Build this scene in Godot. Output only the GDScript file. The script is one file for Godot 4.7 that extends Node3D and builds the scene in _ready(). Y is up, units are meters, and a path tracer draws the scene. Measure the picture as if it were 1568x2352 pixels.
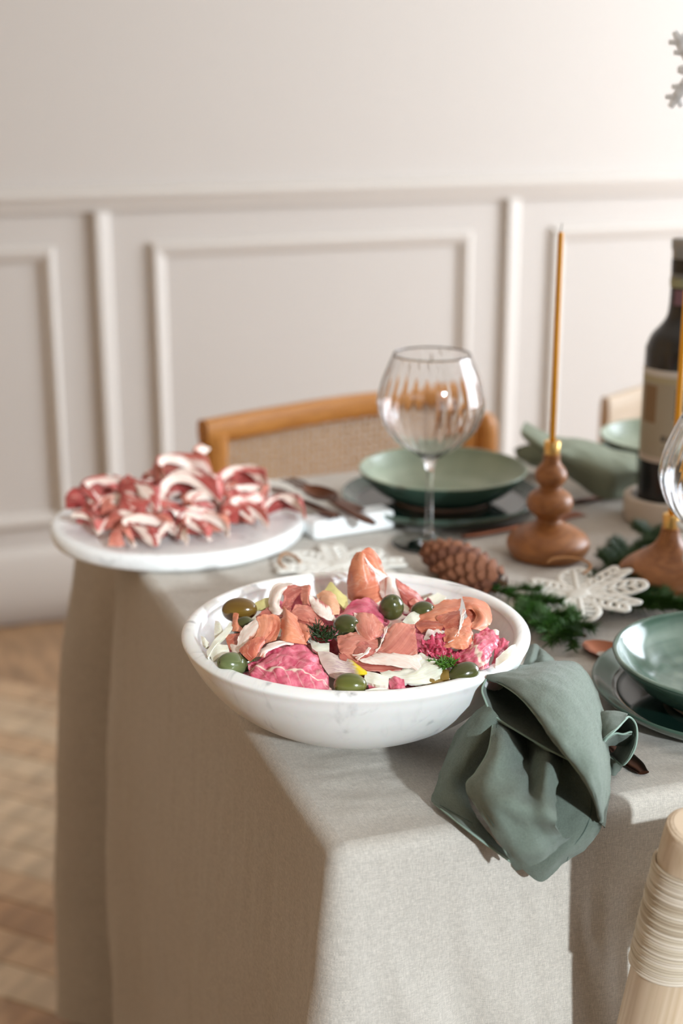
extends Node3D

# ---------------------------------------------------------------- helpers
var M := {}
var used := {}

func numbered(called: String) -> String:
	if not used.has(called):
		used[called] = 0
		return called
	used[called] += 1
	return "%s_%03d" % [called, used[called]]

func thing(called: String, label: String, category: String, at := Vector3.ZERO, group := "") -> Node3D:
	var o := Node3D.new()
	o.name = numbered(called)
	add_child(o)
	o.position = at
	tag(o, label, category, group)
	return o

func tag(o: Node3D, label: String, category: String, group := "") -> void:
	o.set_meta("label", label)
	o.set_meta("category", category)
	if group != "":
		o.set_meta("group", group)

func part(called: String, mesh: Mesh, mat: Material, parent: Node3D = null, at := Vector3.ZERO) -> MeshInstance3D:
	var o := MeshInstance3D.new()
	o.name = called if parent else numbered(called)
	o.mesh = mesh
	o.material_override = mat
	o.position = at
	if parent:
		parent.add_child(o, true)
	else:
		add_child(o, true)
	return o

func struct(called: String, mesh: Mesh, mat: Material, at := Vector3.ZERO) -> MeshInstance3D:
	var o := part(called, mesh, mat, null, at)
	o.set_meta("kind", "structure")
	return o

func begin() -> SurfaceTool:
	var st := SurfaceTool.new()
	st.begin(Mesh.PRIMITIVE_TRIANGLES)
	return st

func done(st: SurfaceTool, tangents := false) -> ArrayMesh:
	st.generate_normals()
	if tangents:
		st.generate_tangents()
	return st.commit()

func quad(st: SurfaceTool, a: Vector3, b: Vector3, c: Vector3, d: Vector3, ua := Vector2.ZERO, ub := Vector2.RIGHT, uc := Vector2.ONE, ud := Vector2.DOWN) -> void:
	for k in [[a, ua], [b, ub], [c, uc], [a, ua], [c, uc], [d, ud]]:
		st.set_uv(k[1])
		st.add_vertex(k[0])

# a box with chamfered edges, centre c, size s, optional turn
func add_box(st: SurfaceTool, c: Vector3, s: Vector3, bev := 0.0, basis := Basis.IDENTITY) -> void:
	st.set_smooth_group(-1)
	var h := s / 2.0
	var b: float = minf(bev, minf(h.x, minf(h.y, h.z)) * 0.9)
	var f := func(p: Vector3) -> Vector3: return c + basis * p
	for ax in 3:
		for sg in [-1.0, 1.0]:
			var u := (ax + 1) % 3
			var v := (ax + 2) % 3
			var q := []
			for k in [[-1, -1], [1, -1], [1, 1], [-1, 1]]:
				var p := Vector3.ZERO
				p[ax] = sg * h[ax]
				p[u] = k[0] * (h[u] - b)
				p[v] = k[1] * (h[v] - b)
				q.append(f.call(p))
			var uv := [Vector2(0, 0), Vector2(s[u], 0), Vector2(s[u], s[v]), Vector2(0, s[v])]
			if sg > 0:
				quad(st, q[0], q[3], q[2], q[1], uv[0], uv[3], uv[2], uv[1])
			else:
				quad(st, q[0], q[1], q[2], q[3], uv[0], uv[1], uv[2], uv[3])
	if b <= 0.0:
		return
	for ax in 3:  # the twelve chamfers, along ax
		var u := (ax + 1) % 3
		var v := (ax + 2) % 3
		for su in [-1.0, 1.0]:
			for sv in [-1.0, 1.0]:
				var q := []
				for k in [[-1, 0], [1, 0], [1, 1], [-1, 1]]:
					var p := Vector3.ZERO
					p[ax] = k[0] * (h[ax] - b)
					p[u] = su * (h[u] if k[1] == 0 else h[u] - b)
					p[v] = sv * (h[v] - b if k[1] == 0 else h[v])
					q.append(f.call(p))
				if su * sv > 0:
					quad(st, q[0], q[3], q[2], q[1])
				else:
					quad(st, q[0], q[1], q[2], q[3])
	for sx in [-1.0, 1.0]:
		for sy in [-1.0, 1.0]:
			for sz in [-1.0, 1.0]:
				var q := [f.call(Vector3(sx * h.x, sy * (h.y - b), sz * (h.z - b))), f.call(Vector3(sx * (h.x - b), sy * h.y, sz * (h.z - b))), f.call(Vector3(sx * (h.x - b), sy * (h.y - b), sz * h.z))]
				if sx * sy * sz > 0:
					q = [q[0], q[2], q[1]]
				for p in q:
					st.set_uv(Vector2.ZERO)
					st.add_vertex(p)

func box(c: Vector3, s: Vector3, bev := 0.0, basis := Basis.IDENTITY) -> ArrayMesh:
	var st := begin()
	add_box(st, c, s, bev, basis)
	return done(st)

# a grid of points as a smooth skin; rows x columns; uv from the grid unless given
func add_grid(st: SurfaceTool, rows: Array, group: int, flip := false, uvs: Array = []) -> void:
	st.set_smooth_group(group)
	var n := rows.size()
	var m: int = rows[0].size()
	for i in n - 1:
		for j in m - 1:
			var ua: Vector2
			var ub: Vector2
			var uc: Vector2
			var ud: Vector2
			if uvs.is_empty():
				ua = Vector2(float(i) / (n - 1), float(j) / (m - 1))
				ub = Vector2(float(i + 1) / (n - 1), float(j) / (m - 1))
				uc = Vector2(float(i + 1) / (n - 1), float(j + 1) / (m - 1))
				ud = Vector2(float(i) / (n - 1), float(j + 1) / (m - 1))
			else:
				ua = uvs[i][j]
				ub = uvs[i + 1][j]
				uc = uvs[i + 1][j + 1]
				ud = uvs[i][j + 1]
			if flip:
				quad(st, rows[i][j], rows[i][j + 1], rows[i + 1][j + 1], rows[i + 1][j], ua, ud, uc, ub)
			else:
				quad(st, rows[i][j], rows[i + 1][j], rows[i + 1][j + 1], rows[i][j + 1], ua, ub, uc, ud)

func spline(p: PackedVector3Array, t: float) -> Vector3:  # Catmull-Rom through the points, t from 0 to 1
	var n := p.size()
	var x := clampf(t, 0.0, 1.0) * (n - 1)
	var i := mini(int(x), n - 2)
	var f := x - i
	var a := p[i - 1] if i > 0 else p[0] * 2.0 - p[1]
	var d := p[i + 2] if i + 2 < n else p[n - 1] * 2.0 - p[n - 2]
	return p[i].cubic_interpolate(p[i + 1], a, d, f)

func spline2(p: PackedVector2Array, t: float) -> Vector2:
	var q := PackedVector3Array()
	for v in p:
		q.append(Vector3(v.x, v.y, 0))
	var r := spline(q, t)
	return Vector2(r.x, r.y)

# turned shape: (radius, height) outline from the bottom outside to the top, round the y axis
func add_lathe(st: SurfaceTool, prof: PackedVector2Array, seg := 64, smooth := 0, group := 1, at := Vector3.ZERO, ribs := 0, rib_depth := 0.0) -> void:
	var pts := PackedVector2Array()
	if smooth > 0:
		var n := (prof.size() - 1) * smooth
		for i in n + 1:
			pts.append(spline2(prof, float(i) / n))
	else:
		pts = prof
	var rows := []
	var uvs := []
	var long := 0.0
	for i in pts.size():
		if i > 0:
			long += pts[i].distance_to(pts[i - 1])
		var row := PackedVector3Array()
		var ur := PackedVector2Array()
		for j in seg + 1:
			var a := TAU * (j % seg) / seg
			var r := maxf(pts[i].x, 0.0)
			if ribs > 0:
				r += rib_depth * cos(a * ribs) * minf(1.0, r * 60.0)
			row.append(at + Vector3(cos(a) * r, pts[i].y, sin(a) * r))
			ur.append(Vector2(float(j) / seg, long))
		rows.append(row)
		uvs.append(ur)
	add_grid(st, rows, group, true, uvs)

func lathe(prof: PackedVector2Array, seg := 64, smooth := 0, ribs := 0, rib_depth := 0.0) -> ArrayMesh:
	var st := begin()
	add_lathe(st, prof, seg, smooth, 1, Vector3.ZERO, ribs, rib_depth)
	return done(st)

# swept tube of elliptic section; w and h are half sizes along the path (arrays), up gives the h direction
func add_sweep(st: SurfaceTool, path: PackedVector3Array, w: Array, h: Array, up := Vector3.UP, seg := 10, steps := 0, group := 1, power := 1.0) -> void:
	var n := path.size() if steps == 0 else steps + 1
	var rows := []
	var ww := PackedFloat32Array()
	var pts := PackedVector3Array()
	for i in n:
		var t := float(i) / (n - 1)
		pts.append(path[i] if steps == 0 else spline(path, t))
	for i in n:
		var t := float(i) / (n - 1)
		var d := (pts[mini(i + 1, n - 1)] - pts[maxi(i - 1, 0)]).normalized()
		var side := d.cross(up)
		if side.length() < 0.01:
			side = d.cross(Vector3(0.31, 0.2, 0.93))
		side = side.normalized()
		var v := side.cross(d).normalized()
		var a := sample(w, t)
		var b := sample(h, t)
		var row := PackedVector3Array()
		for j in seg + 1:
			var q := TAU * (j % seg) / seg
			var cx := signf(cos(q)) * pow(absf(cos(q)), power)
			var cy := signf(sin(q)) * pow(absf(sin(q)), power)
			row.append(pts[i] + side * cx * a + v * cy * b)
		rows.append(row)
	add_grid(st, rows, group)
	st.set_smooth_group(-1)
	for e in [0, n - 1]:
		var c := pts[e]
		for j in seg:
			var p: Vector3 = rows[e][j]
			var q: Vector3 = rows[e][j + 1]
			for k in ([c, q, p] if e == 0 else [c, p, q]):
				st.set_uv(Vector2(0.5, 0.5))
				st.add_vertex(k)

func sample(a: Array, t: float) -> float:
	if a.size() == 1:
		return a[0]
	var x := t * (a.size() - 1)
	var i := mini(int(x), a.size() - 2)
	return lerpf(a[i], a[i + 1], smoothstep(0.0, 1.0, x - i))

func tube(path: PackedVector3Array, r: Array, seg := 10, steps := 0) -> ArrayMesh:
	var st := begin()
	add_sweep(st, path, r, r, Vector3.UP, seg, steps)
	return done(st)

# millimetre triples to points
func mm(a: Array) -> PackedVector3Array:
	var p := PackedVector3Array()
	for i in range(0, a.size(), 3):
		p.append(Vector3(a[i], a[i + 1], a[i + 2]) * 0.001)
	return p

var wrinkle := FastNoiseLite.new()

# A thin flexible sheet through a net of points (cols points per row, in millimetres); it has thickness and closed edges.
# uv: [o, du, dv] places the sheet on its texture; bump: size of puckers (m), freq their fineness, edge: how much more the border ruffles
func add_sheet(st: SurfaceTool, a: Array, cols: int, thick := 0.0010, bump := 0.0, freq := 60.0, edge := 0.0, sd := 1, uv: Array = [], res := 30, group := 1, pleat := 0.0, folds := 3.0) -> void:
	var p := mm(a)
	var nr := p.size() / cols
	var mid := []
	for i in nr:
		var line := PackedVector3Array()
		var src := p.slice(i * cols, i * cols + cols)
		for j in res + 1:
			line.append(spline(src, float(j) / res))
		mid.append(line)
	var g := []
	for i in res + 1:
		g.append(PackedVector3Array())
	for j in res + 1:
		var col := PackedVector3Array()
		for i in nr:
			col.append(mid[i][j])
		for i in res + 1:
			g[i].append(spline(col, float(i) / res))
	wrinkle.seed = sd
	var nrm := normals_of(g, res)
	if bump > 0.0 or edge > 0.0 or pleat > 0.0:
		for i in res + 1:
			for j in res + 1:
				var u := float(i) / res
				var v := float(j) / res
				var q: Vector3 = g[i][j]
				var nz := wrinkle.get_noise_3dv(q * freq * 100.0 * 0.01)
				var rim := 1.0 - minf(minf(u, 1.0 - u), minf(v, 1.0 - v)) * 6.0
				var amp := bump + edge * maxf(rim, 0.0)
				var wave := 0.0
				if pleat > 0.0:  # soft folds that run across, sharper on the crest
					var ph := u * folds + wrinkle.get_noise_2d(u * 2.0 + sd, v * 1.3) * 0.9 + v * 0.35
					wave = (absf(sin(ph * PI)) - 0.6) * pleat * (0.6 + 0.8 * absf(v - 0.4))
				g[i][j] = q + nrm[i][j] * (nz * amp + wave)
		nrm = normals_of(g, res)
	var uo := Vector2.ZERO
	var du := Vector2(1, 0)
	var dv := Vector2(0, 1)
	if uv.size() == 3:
		uo = uv[0]
		du = uv[1]
		dv = uv[2]
	var back := []
	var uvs := []
	for i in res + 1:
		var row := PackedVector3Array()
		var ur := PackedVector2Array()
		for j in res + 1:
			row.append(g[i][j] - nrm[i][j] * thick)
			ur.append(uo + du * (float(i) / res) + dv * (float(j) / res))
		back.append(row)
		uvs.append(ur)
	add_grid(st, g, group, false, uvs)
	add_grid(st, back, group + 1, true, uvs)
	for e in 2:
		var k := e * res
		add_grid(st, [g[k], back[k]], group + 2, e == 1, [uvs[k], uvs[k]])
		var fa := PackedVector3Array()
		var fb := PackedVector3Array()
		var ua := PackedVector2Array()
		for i in res + 1:
			fa.append(g[i][k])
			fb.append(back[i][k])
			ua.append(uvs[i][k])
		add_grid(st, [fa, fb], group + 2, e == 0, [ua, ua])

func normals_of(g: Array, res: int) -> Array:
	var out := []
	for i in res + 1:
		var row := PackedVector3Array()
		for j in res + 1:
			var du: Vector3 = g[mini(i + 1, res)][j] - g[maxi(i - 1, 0)][j]
			var dv: Vector3 = g[i][mini(j + 1, res)] - g[i][maxi(j - 1, 0)]
			row.append(dv.cross(du).normalized())
		out.append(row)
	return out

# ---------------------------------------------------------------- materials
func mat(called: String, c: Color, rough := 0.6, metal := 0.0) -> StandardMaterial3D:
	var m := StandardMaterial3D.new()
	m.resource_name = called
	m.albedo_color = c
	m.roughness = rough
	m.metallic = metal
	M[called] = m
	return m

func noise(freq: float, oct := 4, sd := 1, kind := FastNoiseLite.TYPE_SIMPLEX_SMOOTH) -> FastNoiseLite:
	var n := FastNoiseLite.new()
	n.noise_type = kind
	n.frequency = freq
	n.fractal_octaves = oct
	n.seed = sd
	return n

# an image from a function of (x, y) in 0..1 to a colour
func picture(w: int, h: int, f: Callable) -> ImageTexture:
	var im := Image.create(w, h, false, Image.FORMAT_RGB8)
	for y in h:
		for x in w:
			im.set_pixel(x, y, f.call(float(x) / w, float(y) / h))
	return ImageTexture.create_from_image(im)

# tiling noise: x and y run round two circles
func tiled(n: FastNoiseLite, x: float, y: float, rx: float, ry: float) -> float:
	var a := x * TAU
	var b := y * TAU
	return n.get_noise_3d(cos(a) * rx + 17.0, sin(a) * rx + cos(b) * ry, sin(b) * ry + 5.0)

# woven linen: threads of uneven strength both ways
func weave(px: int, threads: int, sd: int, base: Color, contrast: float) -> Array:
	var rng := RandomNumberGenerator.new()
	rng.seed = sd
	var warp := PackedFloat32Array()
	var weft := PackedFloat32Array()
	for i in threads:
		warp.append(rng.randf_range(-1, 1))
		weft.append(rng.randf_range(-1, 1))
	var slub := noise(1.0, 2, sd)
	var hgt := Image.create(px, px, false, Image.FORMAT_RGB8)
	var col := Image.create(px, px, false, Image.FORMAT_RGB8)
	for y in px:
		for x in px:
			var fx := float(x) / px * threads
			var fy := float(y) / px * threads
			var i := int(fx)
			var j := int(fy)
			var over := (i + j) % 2 == 0
			var sx := tiled(slub, float(x) / px, float(i) / threads, 0.6, 40.0) if over else 0.0
			var sy := tiled(slub, float(i) / threads, float(y) / px, 40.0, 4.0)
			var s2 := tiled(slub, float(x) / px, float(j) / threads, 4.0, 60.0)
			var k := (warp[i] * 0.05 + sy * 1.3) if over else (weft[j] * 0.08 + s2 * 1.3)
			var round_ := sin(PI * fposmod(fx, 1.0)) * sin(PI * fposmod(fy, 1.0))
			var hh := clampf(0.35 + 0.45 * round_ + 0.2 * k, 0.0, 1.0)
			hgt.set_pixel(x, y, Color(hh, hh, hh))
			var b := 1.0 + contrast * (k + (round_ - 0.4) * 0.6) + sx * 0.02
			col.set_pixel(x, y, Color(minf(base.r * b, 1.0), minf(base.g * b, 1.0), minf(base.b * b, 1.0)))
	return [ImageTexture.create_from_image(col), ImageTexture.create_from_image(hgt)]

func marble(sd: int, px: int, strength: float, rgb := Color(0.93, 0.925, 0.915), vein := Color(0.55, 0.56, 0.57)) -> ImageTexture:
	var a := noise(1.0, 5, sd)
	var b := noise(1.0, 4, sd + 3)
	return picture(px, px, func(x: float, y: float) -> Color:
		var w := tiled(b, x, y, 0.35, 0.35)
		var r := absf(tiled(a, fposmod(x + w * 0.12, 1.0), fposmod(y + w * 0.2, 1.0), 0.5, 0.5))
		var line := pow(clampf(1.0 - r * 9.0, 0.0, 1.0), 3.0) * clampf(tiled(b, y, x, 0.7, 0.7) * 2.0 + 0.1, 0.0, 1.0)
		var cloud := clampf(tiled(b, x, y, 0.25, 0.3) * 0.5 + 0.1, 0.0, 1.0)
		var fleck := pow(clampf(tiled(a, x, y, 2.6, 2.6) * 1.9 - 0.15, 0.0, 1.0), 2.0) * clampf(tiled(b, x, y, 0.6, 0.6) * 2.5, 0.0, 1.0)
		return rgb.lerp(vein, clampf((line * 0.35 + cloud * 0.10 + fleck * 1.5) * strength, 0.0, 0.9)))

func grain(sd: int, w: int, h: int, light: Color, dark: Color, rings := 9.0) -> ImageTexture:
	var a := noise(1.0, 3, sd)
	return picture(w, h, func(x: float, y: float) -> Color:
		var d := tiled(a, x, y, 0.15, 0.9)
		var g := 0.5 + 0.5 * sin((y * rings + d * 2.6) * TAU)
		var fine := tiled(a, x, y, 1.2, 26.0)
		return light.lerp(dark, clampf(g * 0.45 + fine * 0.55 + 0.2 + d * 0.3, 0.0, 1.0)))

func tex_mat(called: String, t: Texture2D, rough: float, tint := Color.WHITE) -> StandardMaterial3D:
	var m := mat(called, tint, rough)
	m.albedo_texture = t
	return m

func triplanar(m: StandardMaterial3D, per_metre: float, world := false) -> StandardMaterial3D:
	m.uv1_triplanar = true
	m.uv1_world_triplanar = world
	m.uv1_scale = Vector3.ONE * per_metre
	return m

# ---------------------------------------------------------------- scene
func _ready() -> void:
	var cam := Camera3D.new()
	cam.name = "camera"
	add_child(cam)
	cam.position = Vector3(0, 1.25, 0)
	cam.rotation_degrees = Vector3(-16.7, -19.5, 0)
	var lens := CameraAttributesPhysical.new()
	lens.frustum_focal_length = 50.6
	lens.frustum_focus_distance = 1.08
	lens.exposure_aperture = 4.0
	lens.frustum_near = 0.05
	lens.frustum_far = 60.0
	cam.attributes = lens
	cam.fov = 38.163
	cam.current = true

	var env := Environment.new()
	env.background_mode = Environment.BG_SKY
	var sky := Sky.new()
	var air := ProceduralSkyMaterial.new()
	air.sky_top_color = Color(0.62, 0.72, 0.86)
	air.sky_horizon_color = Color(0.86, 0.88, 0.90)
	air.ground_bottom_color = Color(0.42, 0.40, 0.37)
	air.ground_horizon_color = Color(0.70, 0.70, 0.68)
	sky.sky_material = air
	env.sky = sky
	env.background_energy_multiplier = 1.2
	env.tonemap_mode = Environment.TONE_MAPPER_LINEAR
	env.tonemap_exposure = 1.1
	env.sdfgi_enabled = true
	env.ssao_enabled = true
	env.ssil_enabled = true
	var we := WorldEnvironment.new()
	we.name = "environment"
	we.environment = env
	add_child(we)

	var sun := DirectionalLight3D.new()
	sun.name = "sun"
	sun.light_color = Color(0.93, 0.975, 1.0)
	sun.light_energy = 1.0
	sun.light_angular_distance = 2.2
	sun.shadow_enabled = true
	add_child(sun)
	sun.look_at_from_position(Vector3(0.110, 0.332, 0.94), Vector3.ZERO)
	for w in [["window_light", Vector3(4.16, 1.45, -1.35), Vector3(0, 90, 0), Vector2(2.2, 2.1), 20.0, Color(0.93, 0.962, 1.0)], ["window_light", Vector3(0.73, 1.45, 1.26), Vector3(0, 0, 0), Vector2(0.5, 1.0), 0.25, Color(0.98, 0.99, 1.0)], ["window_light", Vector3(1.63, 1.28, 1.26), Vector3(0, 0, 0), Vector2(1.1, 0.65), 0.35, Color(0.98, 0.99, 1.0)]]:
		var l := AreaLight3D.new()
		l.name = w[0]
		l.area_size = w[3]
		l.light_energy = w[4]
		l.light_color = w[5]
		l.area_range = 12.0
		l.area_attenuation = 2.0
		l.shadow_enabled = true
		add_child(l, true)
		l.position = w[1]
		l.rotation_degrees = w[2]

	materials()
	room()
	table()
	far_chairs()
	salad()
	prosciutto_plate()
	far_setting()
	table_middle()
	near_setting()
	front_napkin()
	near_chair()
	hanging_ornament()

func materials() -> void:
	wrinkle = noise(1.0, 3, 1)
	var linen := weave(768, 256, 4, Color(0.765, 0.738, 0.70), 0.12)
	var m := tex_mat("linen", linen[0], 0.95)
	m.heightmap_enabled = true
	m.heightmap_texture = linen[1]
	m.heightmap_scale = 0.05
	m.uv1_scale = Vector3(7.0, 7.0, 1.0)
	m.rim_enabled = true
	m.rim = 0.15
	var nap := weave(640, 200, 9, Color(0.43, 0.475, 0.43), 0.13)
	m = tex_mat("napkin_linen", nap[0], 0.95)
	m.heightmap_enabled = true
	m.heightmap_texture = nap[1]
	m.heightmap_scale = 0.05
	m.uv1_scale = Vector3(8.0, 8.0, 1.0)
	m.rim_enabled = true
	m.rim = 0.25
	m = mat("napkin_far", Color(0.52, 0.55, 0.475), 0.95)
	m = mat("napkin_thread", Color(0.30, 0.36, 0.33), 0.95)
	m = mat("napkin_hem", Color(0.55, 0.63, 0.58), 0.95)
	m = mat("wall_paint", Color(0.80, 0.775, 0.748), 0.75)
	m = mat("wall_taupe", Color(0.34, 0.31, 0.28), 0.8)
	m = mat("wall_ochre", Color(0.78, 0.67, 0.54), 0.8)
	m = mat("trim_paint", Color(0.82, 0.795, 0.765), 0.6)
	m = mat("ceiling_paint", Color(0.93, 0.91, 0.875), 0.9)
	for i in 5:
		var l: Color = [Color(0.83, 0.72, 0.59), Color(0.80, 0.67, 0.53), Color(0.76, 0.60, 0.45), Color(0.86, 0.76, 0.63), Color(0.70, 0.56, 0.42)][i]
		m = tex_mat("oak_%d" % i, grain(20 + i, 128, 64, l, l.darkened(0.25)), 0.45)
	m = tex_mat("marble", marble(5, 512, 0.65, Color(0.965, 0.96, 0.95)), 0.32)
	triplanar(m, 4.2)
	m.subsurf_scatter_enabled = true
	m.subsurf_scatter_strength = 0.15
	m = tex_mat("marble_plain", marble(8, 256, 0.4, Color(0.95, 0.955, 0.955)), 0.3)
	triplanar(m, 4.0)
	m = tex_mat("travertine", marble(12, 256, 1.0, Color(0.78, 0.73, 0.67), Color(0.62, 0.55, 0.49)), 0.7)
	triplanar(m, 6.0)
	m = tex_mat("holder_wood", grain(31, 256, 256, Color(0.66, 0.43, 0.24), Color(0.50, 0.305, 0.15), 5.0), 0.42)
	m.uv1_scale = Vector3(2.0, 3.0, 1.0)
	m = tex_mat("chair_wood", grain(33, 256, 128, Color(0.80, 0.55, 0.26), Color(0.66, 0.42, 0.17), 6.0), 0.4)
	m.uv1_scale = Vector3(2.0, 1.0, 1.0)
	m = tex_mat("pale_wood", grain(35, 256, 128, Color(0.85, 0.77, 0.675), Color(0.77, 0.675, 0.56), 6.0), 0.5)
	m = mat("cane", Color(0.80, 0.65, 0.47), 0.6)
	m = mat("paper_cord", Color(0.80, 0.745, 0.66), 0.85)
	m = mat("paper_cord_pale", Color(0.85, 0.80, 0.73), 0.85)
	m = mat("paper_cord_dark", Color(0.73, 0.665, 0.575), 0.85)
	m = mat("brass", Color(0.90, 0.73, 0.44), 0.34, 1.0)
	m = mat("copper", Color(0.64, 0.43, 0.345), 0.32, 1.0)
	m = mat("dark_copper", Color(0.42, 0.27, 0.20), 0.32, 1.0)
	m = mat("dark_bronze", Color(0.30, 0.20, 0.155), 0.3, 1.0)
	m = mat("beeswax", Color(0.96, 0.66, 0.025), 0.42)
	m = mat("wick", Color(0.80, 0.80, 0.78), 0.9)
	m = mat("glass", Color(1, 1, 1, 0.0), 0.0)
	m.refraction_enabled = true
	m.refraction_scale = 0.05
	m = mat("bottle_glass", Color(0.012, 0.014, 0.012), 0.06)
	m.clearcoat_enabled = true
	m.clearcoat = 0.6
	m = mat("capsule", Color(0.62, 0.62, 0.61), 0.28, 0.25)
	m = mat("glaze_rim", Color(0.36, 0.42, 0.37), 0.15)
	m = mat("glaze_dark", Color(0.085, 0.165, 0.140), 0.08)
	m = mat("foot_clay", Color(0.62, 0.50, 0.43), 0.8)
	m = mat("ceramic_white", Color(0.90, 0.89, 0.86), 0.7)
	m = mat("twine", Color(0.66, 0.47, 0.30), 0.9)
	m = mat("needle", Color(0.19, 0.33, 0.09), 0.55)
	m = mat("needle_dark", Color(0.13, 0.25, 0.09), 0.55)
	m = mat("twig", Color(0.30, 0.21, 0.12), 0.9)
	m = mat("cone_scale", Color(0.47, 0.285, 0.185), 0.75)
	m = mat("cone_core", Color(0.16, 0.09, 0.06), 0.9)
	m = mat("cone_scale_dark", Color(0.38, 0.215, 0.135), 0.75)
	m = mat("crystal", Color(0.97, 0.98, 0.98, 0.0), 0.08)
	m = mat("snow_white", Color(0.98, 0.985, 0.985), 0.12)
	m.backlight_enabled = true
	m.backlight = Color(0.9, 0.9, 0.9)
	m = tex_mat("glaze_outside", streaks(3, Color(0.31, 0.40, 0.35), Color(0.21, 0.30, 0.26), 0.5), 0.16)
	m = tex_mat("glaze_inside", streaks(4, Color(0.47, 0.535, 0.485), Color(0.22, 0.315, 0.265), 1.2), 0.14)
	m = tex_mat("glaze_far", streaks(6, Color(0.64, 0.68, 0.595), Color(0.48, 0.54, 0.46), 0.6), 0.3)
	food_materials()

# glaze brushed round on the wheel: u runs round, v along the profile in metres
func streaks(sd: int, a: Color, b: Color, depth: float) -> ImageTexture:
	var n := noise(1.0, 4, sd)
	return picture(384, 384, func(x: float, y: float) -> Color:
		var s := tiled(n, x, y, 0.35, 5.0)
		var c := tiled(n, x, y, 1.4, 1.2)
		var k := clampf(0.5 + (s * 0.9 + c * 0.7) * depth, 0.0, 1.0)
		return a.lerp(b, k))

func food_materials() -> void:
	var n := noise(1.0, 4, 40)
	var n2 := noise(1.0, 3, 41)
	# cured ham: u along the slice, v across; the fat rind lies near v = 1
	var tints := [[Color(0.91, 0.59, 0.45), Color(0.70, 0.34, 0.265)], [Color(0.89, 0.575, 0.49), Color(0.67, 0.33, 0.29)], [Color(0.92, 0.70, 0.55), Color(0.81, 0.52, 0.39)], [Color(0.80, 0.41, 0.38), Color(0.60, 0.225, 0.215)]]
	for i in 4:
		var hi: Color = tints[i][0]
		var lo: Color = tints[i][1]
		var t := picture(320, 224, func(x: float, y: float) -> Color:
			var wob := tiled(n, x, 0.3 + i * 0.13, 0.8, 0.5) * 0.10
			var tone := 0.5 - 0.5 * cos(x * TAU)  # lean darkens along the slice and back
			var meat := hi.lerp(lo, clampf(tone * 0.75 + tiled(n, x, y, 0.9, 0.6) * 0.6 + tiled(n2, x, y, 1.4, 14.0) * 0.22 + 0.1, 0.0, 1.0))
			var vein := pow(clampf(1.0 - absf(tiled(n2, fposmod(x + wob, 1.0), fposmod(y + i * 0.2, 1.0), 0.9, 1.3)) * 7.0, 0.0, 1.0), 4.0) * 0.55
			var fat := smoothstep(0.70, 0.77, y + wob + tiled(n, x, y, 2.0, 1.0) * 0.07) if i < 3 else smoothstep(0.62, 0.70, y * 0.75 + tiled(n, x, y, 0.7, 0.5) * 0.62 + 0.10)
			var lean := smoothstep(0.985, 1.0, y)
			var c := meat.lerp(Color(0.93, 0.80, 0.73), vein)
			return c.lerp(Color(0.945, 0.885, 0.84).lerp(Color(0.93, 0.80, 0.74), clampf(tiled(n2, x, y, 2.0, 4.0) + 0.2, 0.0, 1.0)), fat).lerp(Color(0.90, 0.72, 0.60), lean * 0.6))
		var m := tex_mat("ham_%d" % i, t, 0.38)
		m.backlight_enabled = true
		m.backlight = Color(0.30, 0.20, 0.16)
	# radicchio: white rib along v = 0.5 from u = 0, pale veins branching into pink
	for i in 2:
		var pink: Color = [Color(0.885, 0.47, 0.54), Color(0.78, 0.26, 0.37)][i]
		var deep: Color = [Color(0.77, 0.27, 0.38), Color(0.58, 0.09, 0.20)][i]
		var t := picture(384, 384, func(x: float, y: float) -> Color:
			var wob := tiled(n, x, y, 0.7, 0.7) * 0.05
			var d := absf(y - 0.5 + wob)
			var rib := 1.0 - smoothstep(0.008, 0.04, d / maxf(1.25 - x, 0.2))
			var br := absf(fposmod((x - d * 0.95 + wob * 1.6) * 6.0, 1.0) - 0.5)
			var vein := (1.0 - smoothstep(0.0, 0.10, br)) * (1.0 - smoothstep(0.05, 0.42, d)) * 0.5
			var small := pow(clampf(1.0 - absf(tiled(n2, x, y, 2.2, 2.2)) * 6.0, 0.0, 1.0), 2.0) * 0.35
			var heart := 1.0 - smoothstep(0.0, 0.26, x + d * 0.9 + wob * 2.0)
			var c := pink.lerp(deep, clampf(0.4 + tiled(n, x, y, 1.5, 1.5) * 1.2, 0.0, 1.0))
			c = c.lerp(Color(0.90, 0.66, 0.66), small)
			return c.lerp(Color(0.93, 0.84, 0.76), clampf(maxf(maxf(rib, vein), heart * 0.8), 0.0, 1.0)))
		var m := tex_mat("radicchio_%d" % i, t, 0.36)
		m.heightmap_enabled = true
		m.heightmap_texture = t
		m.heightmap_scale = 0.08
		m.backlight_enabled = true
		m.backlight = Color(0.25, 0.10, 0.13)
	# chicory: white rib, violet lines, yellow tip at u = 1
	var t2 := picture(256, 192, func(x: float, y: float) -> Color:
		var line := pow(clampf(1.0 - absf(fposmod(y * 9.0 + tiled(n, x, y, 0.4, 1.0) * 1.2, 1.0) - 0.5) * 3.2, 0.0, 1.0), 2.0)
		var c := Color(0.90, 0.83, 0.79).lerp(Color(0.70, 0.56, 0.63), line * 0.7 * smoothstep(0.0, 0.3, x))
		return c.lerp(Color(0.86, 0.75, 0.10), smoothstep(0.62, 0.85, x + tiled(n, x, y, 1.0, 1.0) * 0.1)))
	var mc := tex_mat("chicory", t2, 0.4)
	mc.backlight_enabled = true
	mc.backlight = Color(0.2, 0.2, 0.15)
	var t3 := picture(128, 128, func(x: float, y: float) -> Color:
		return Color(0.955, 0.93, 0.875).lerp(Color(0.87, 0.85, 0.70), clampf(tiled(n, x, y, 0.3, 3.0) * 0.9 + 0.1, 0.0, 1.0)))
	mc = tex_mat("fennel", t3, 0.38)
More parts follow.
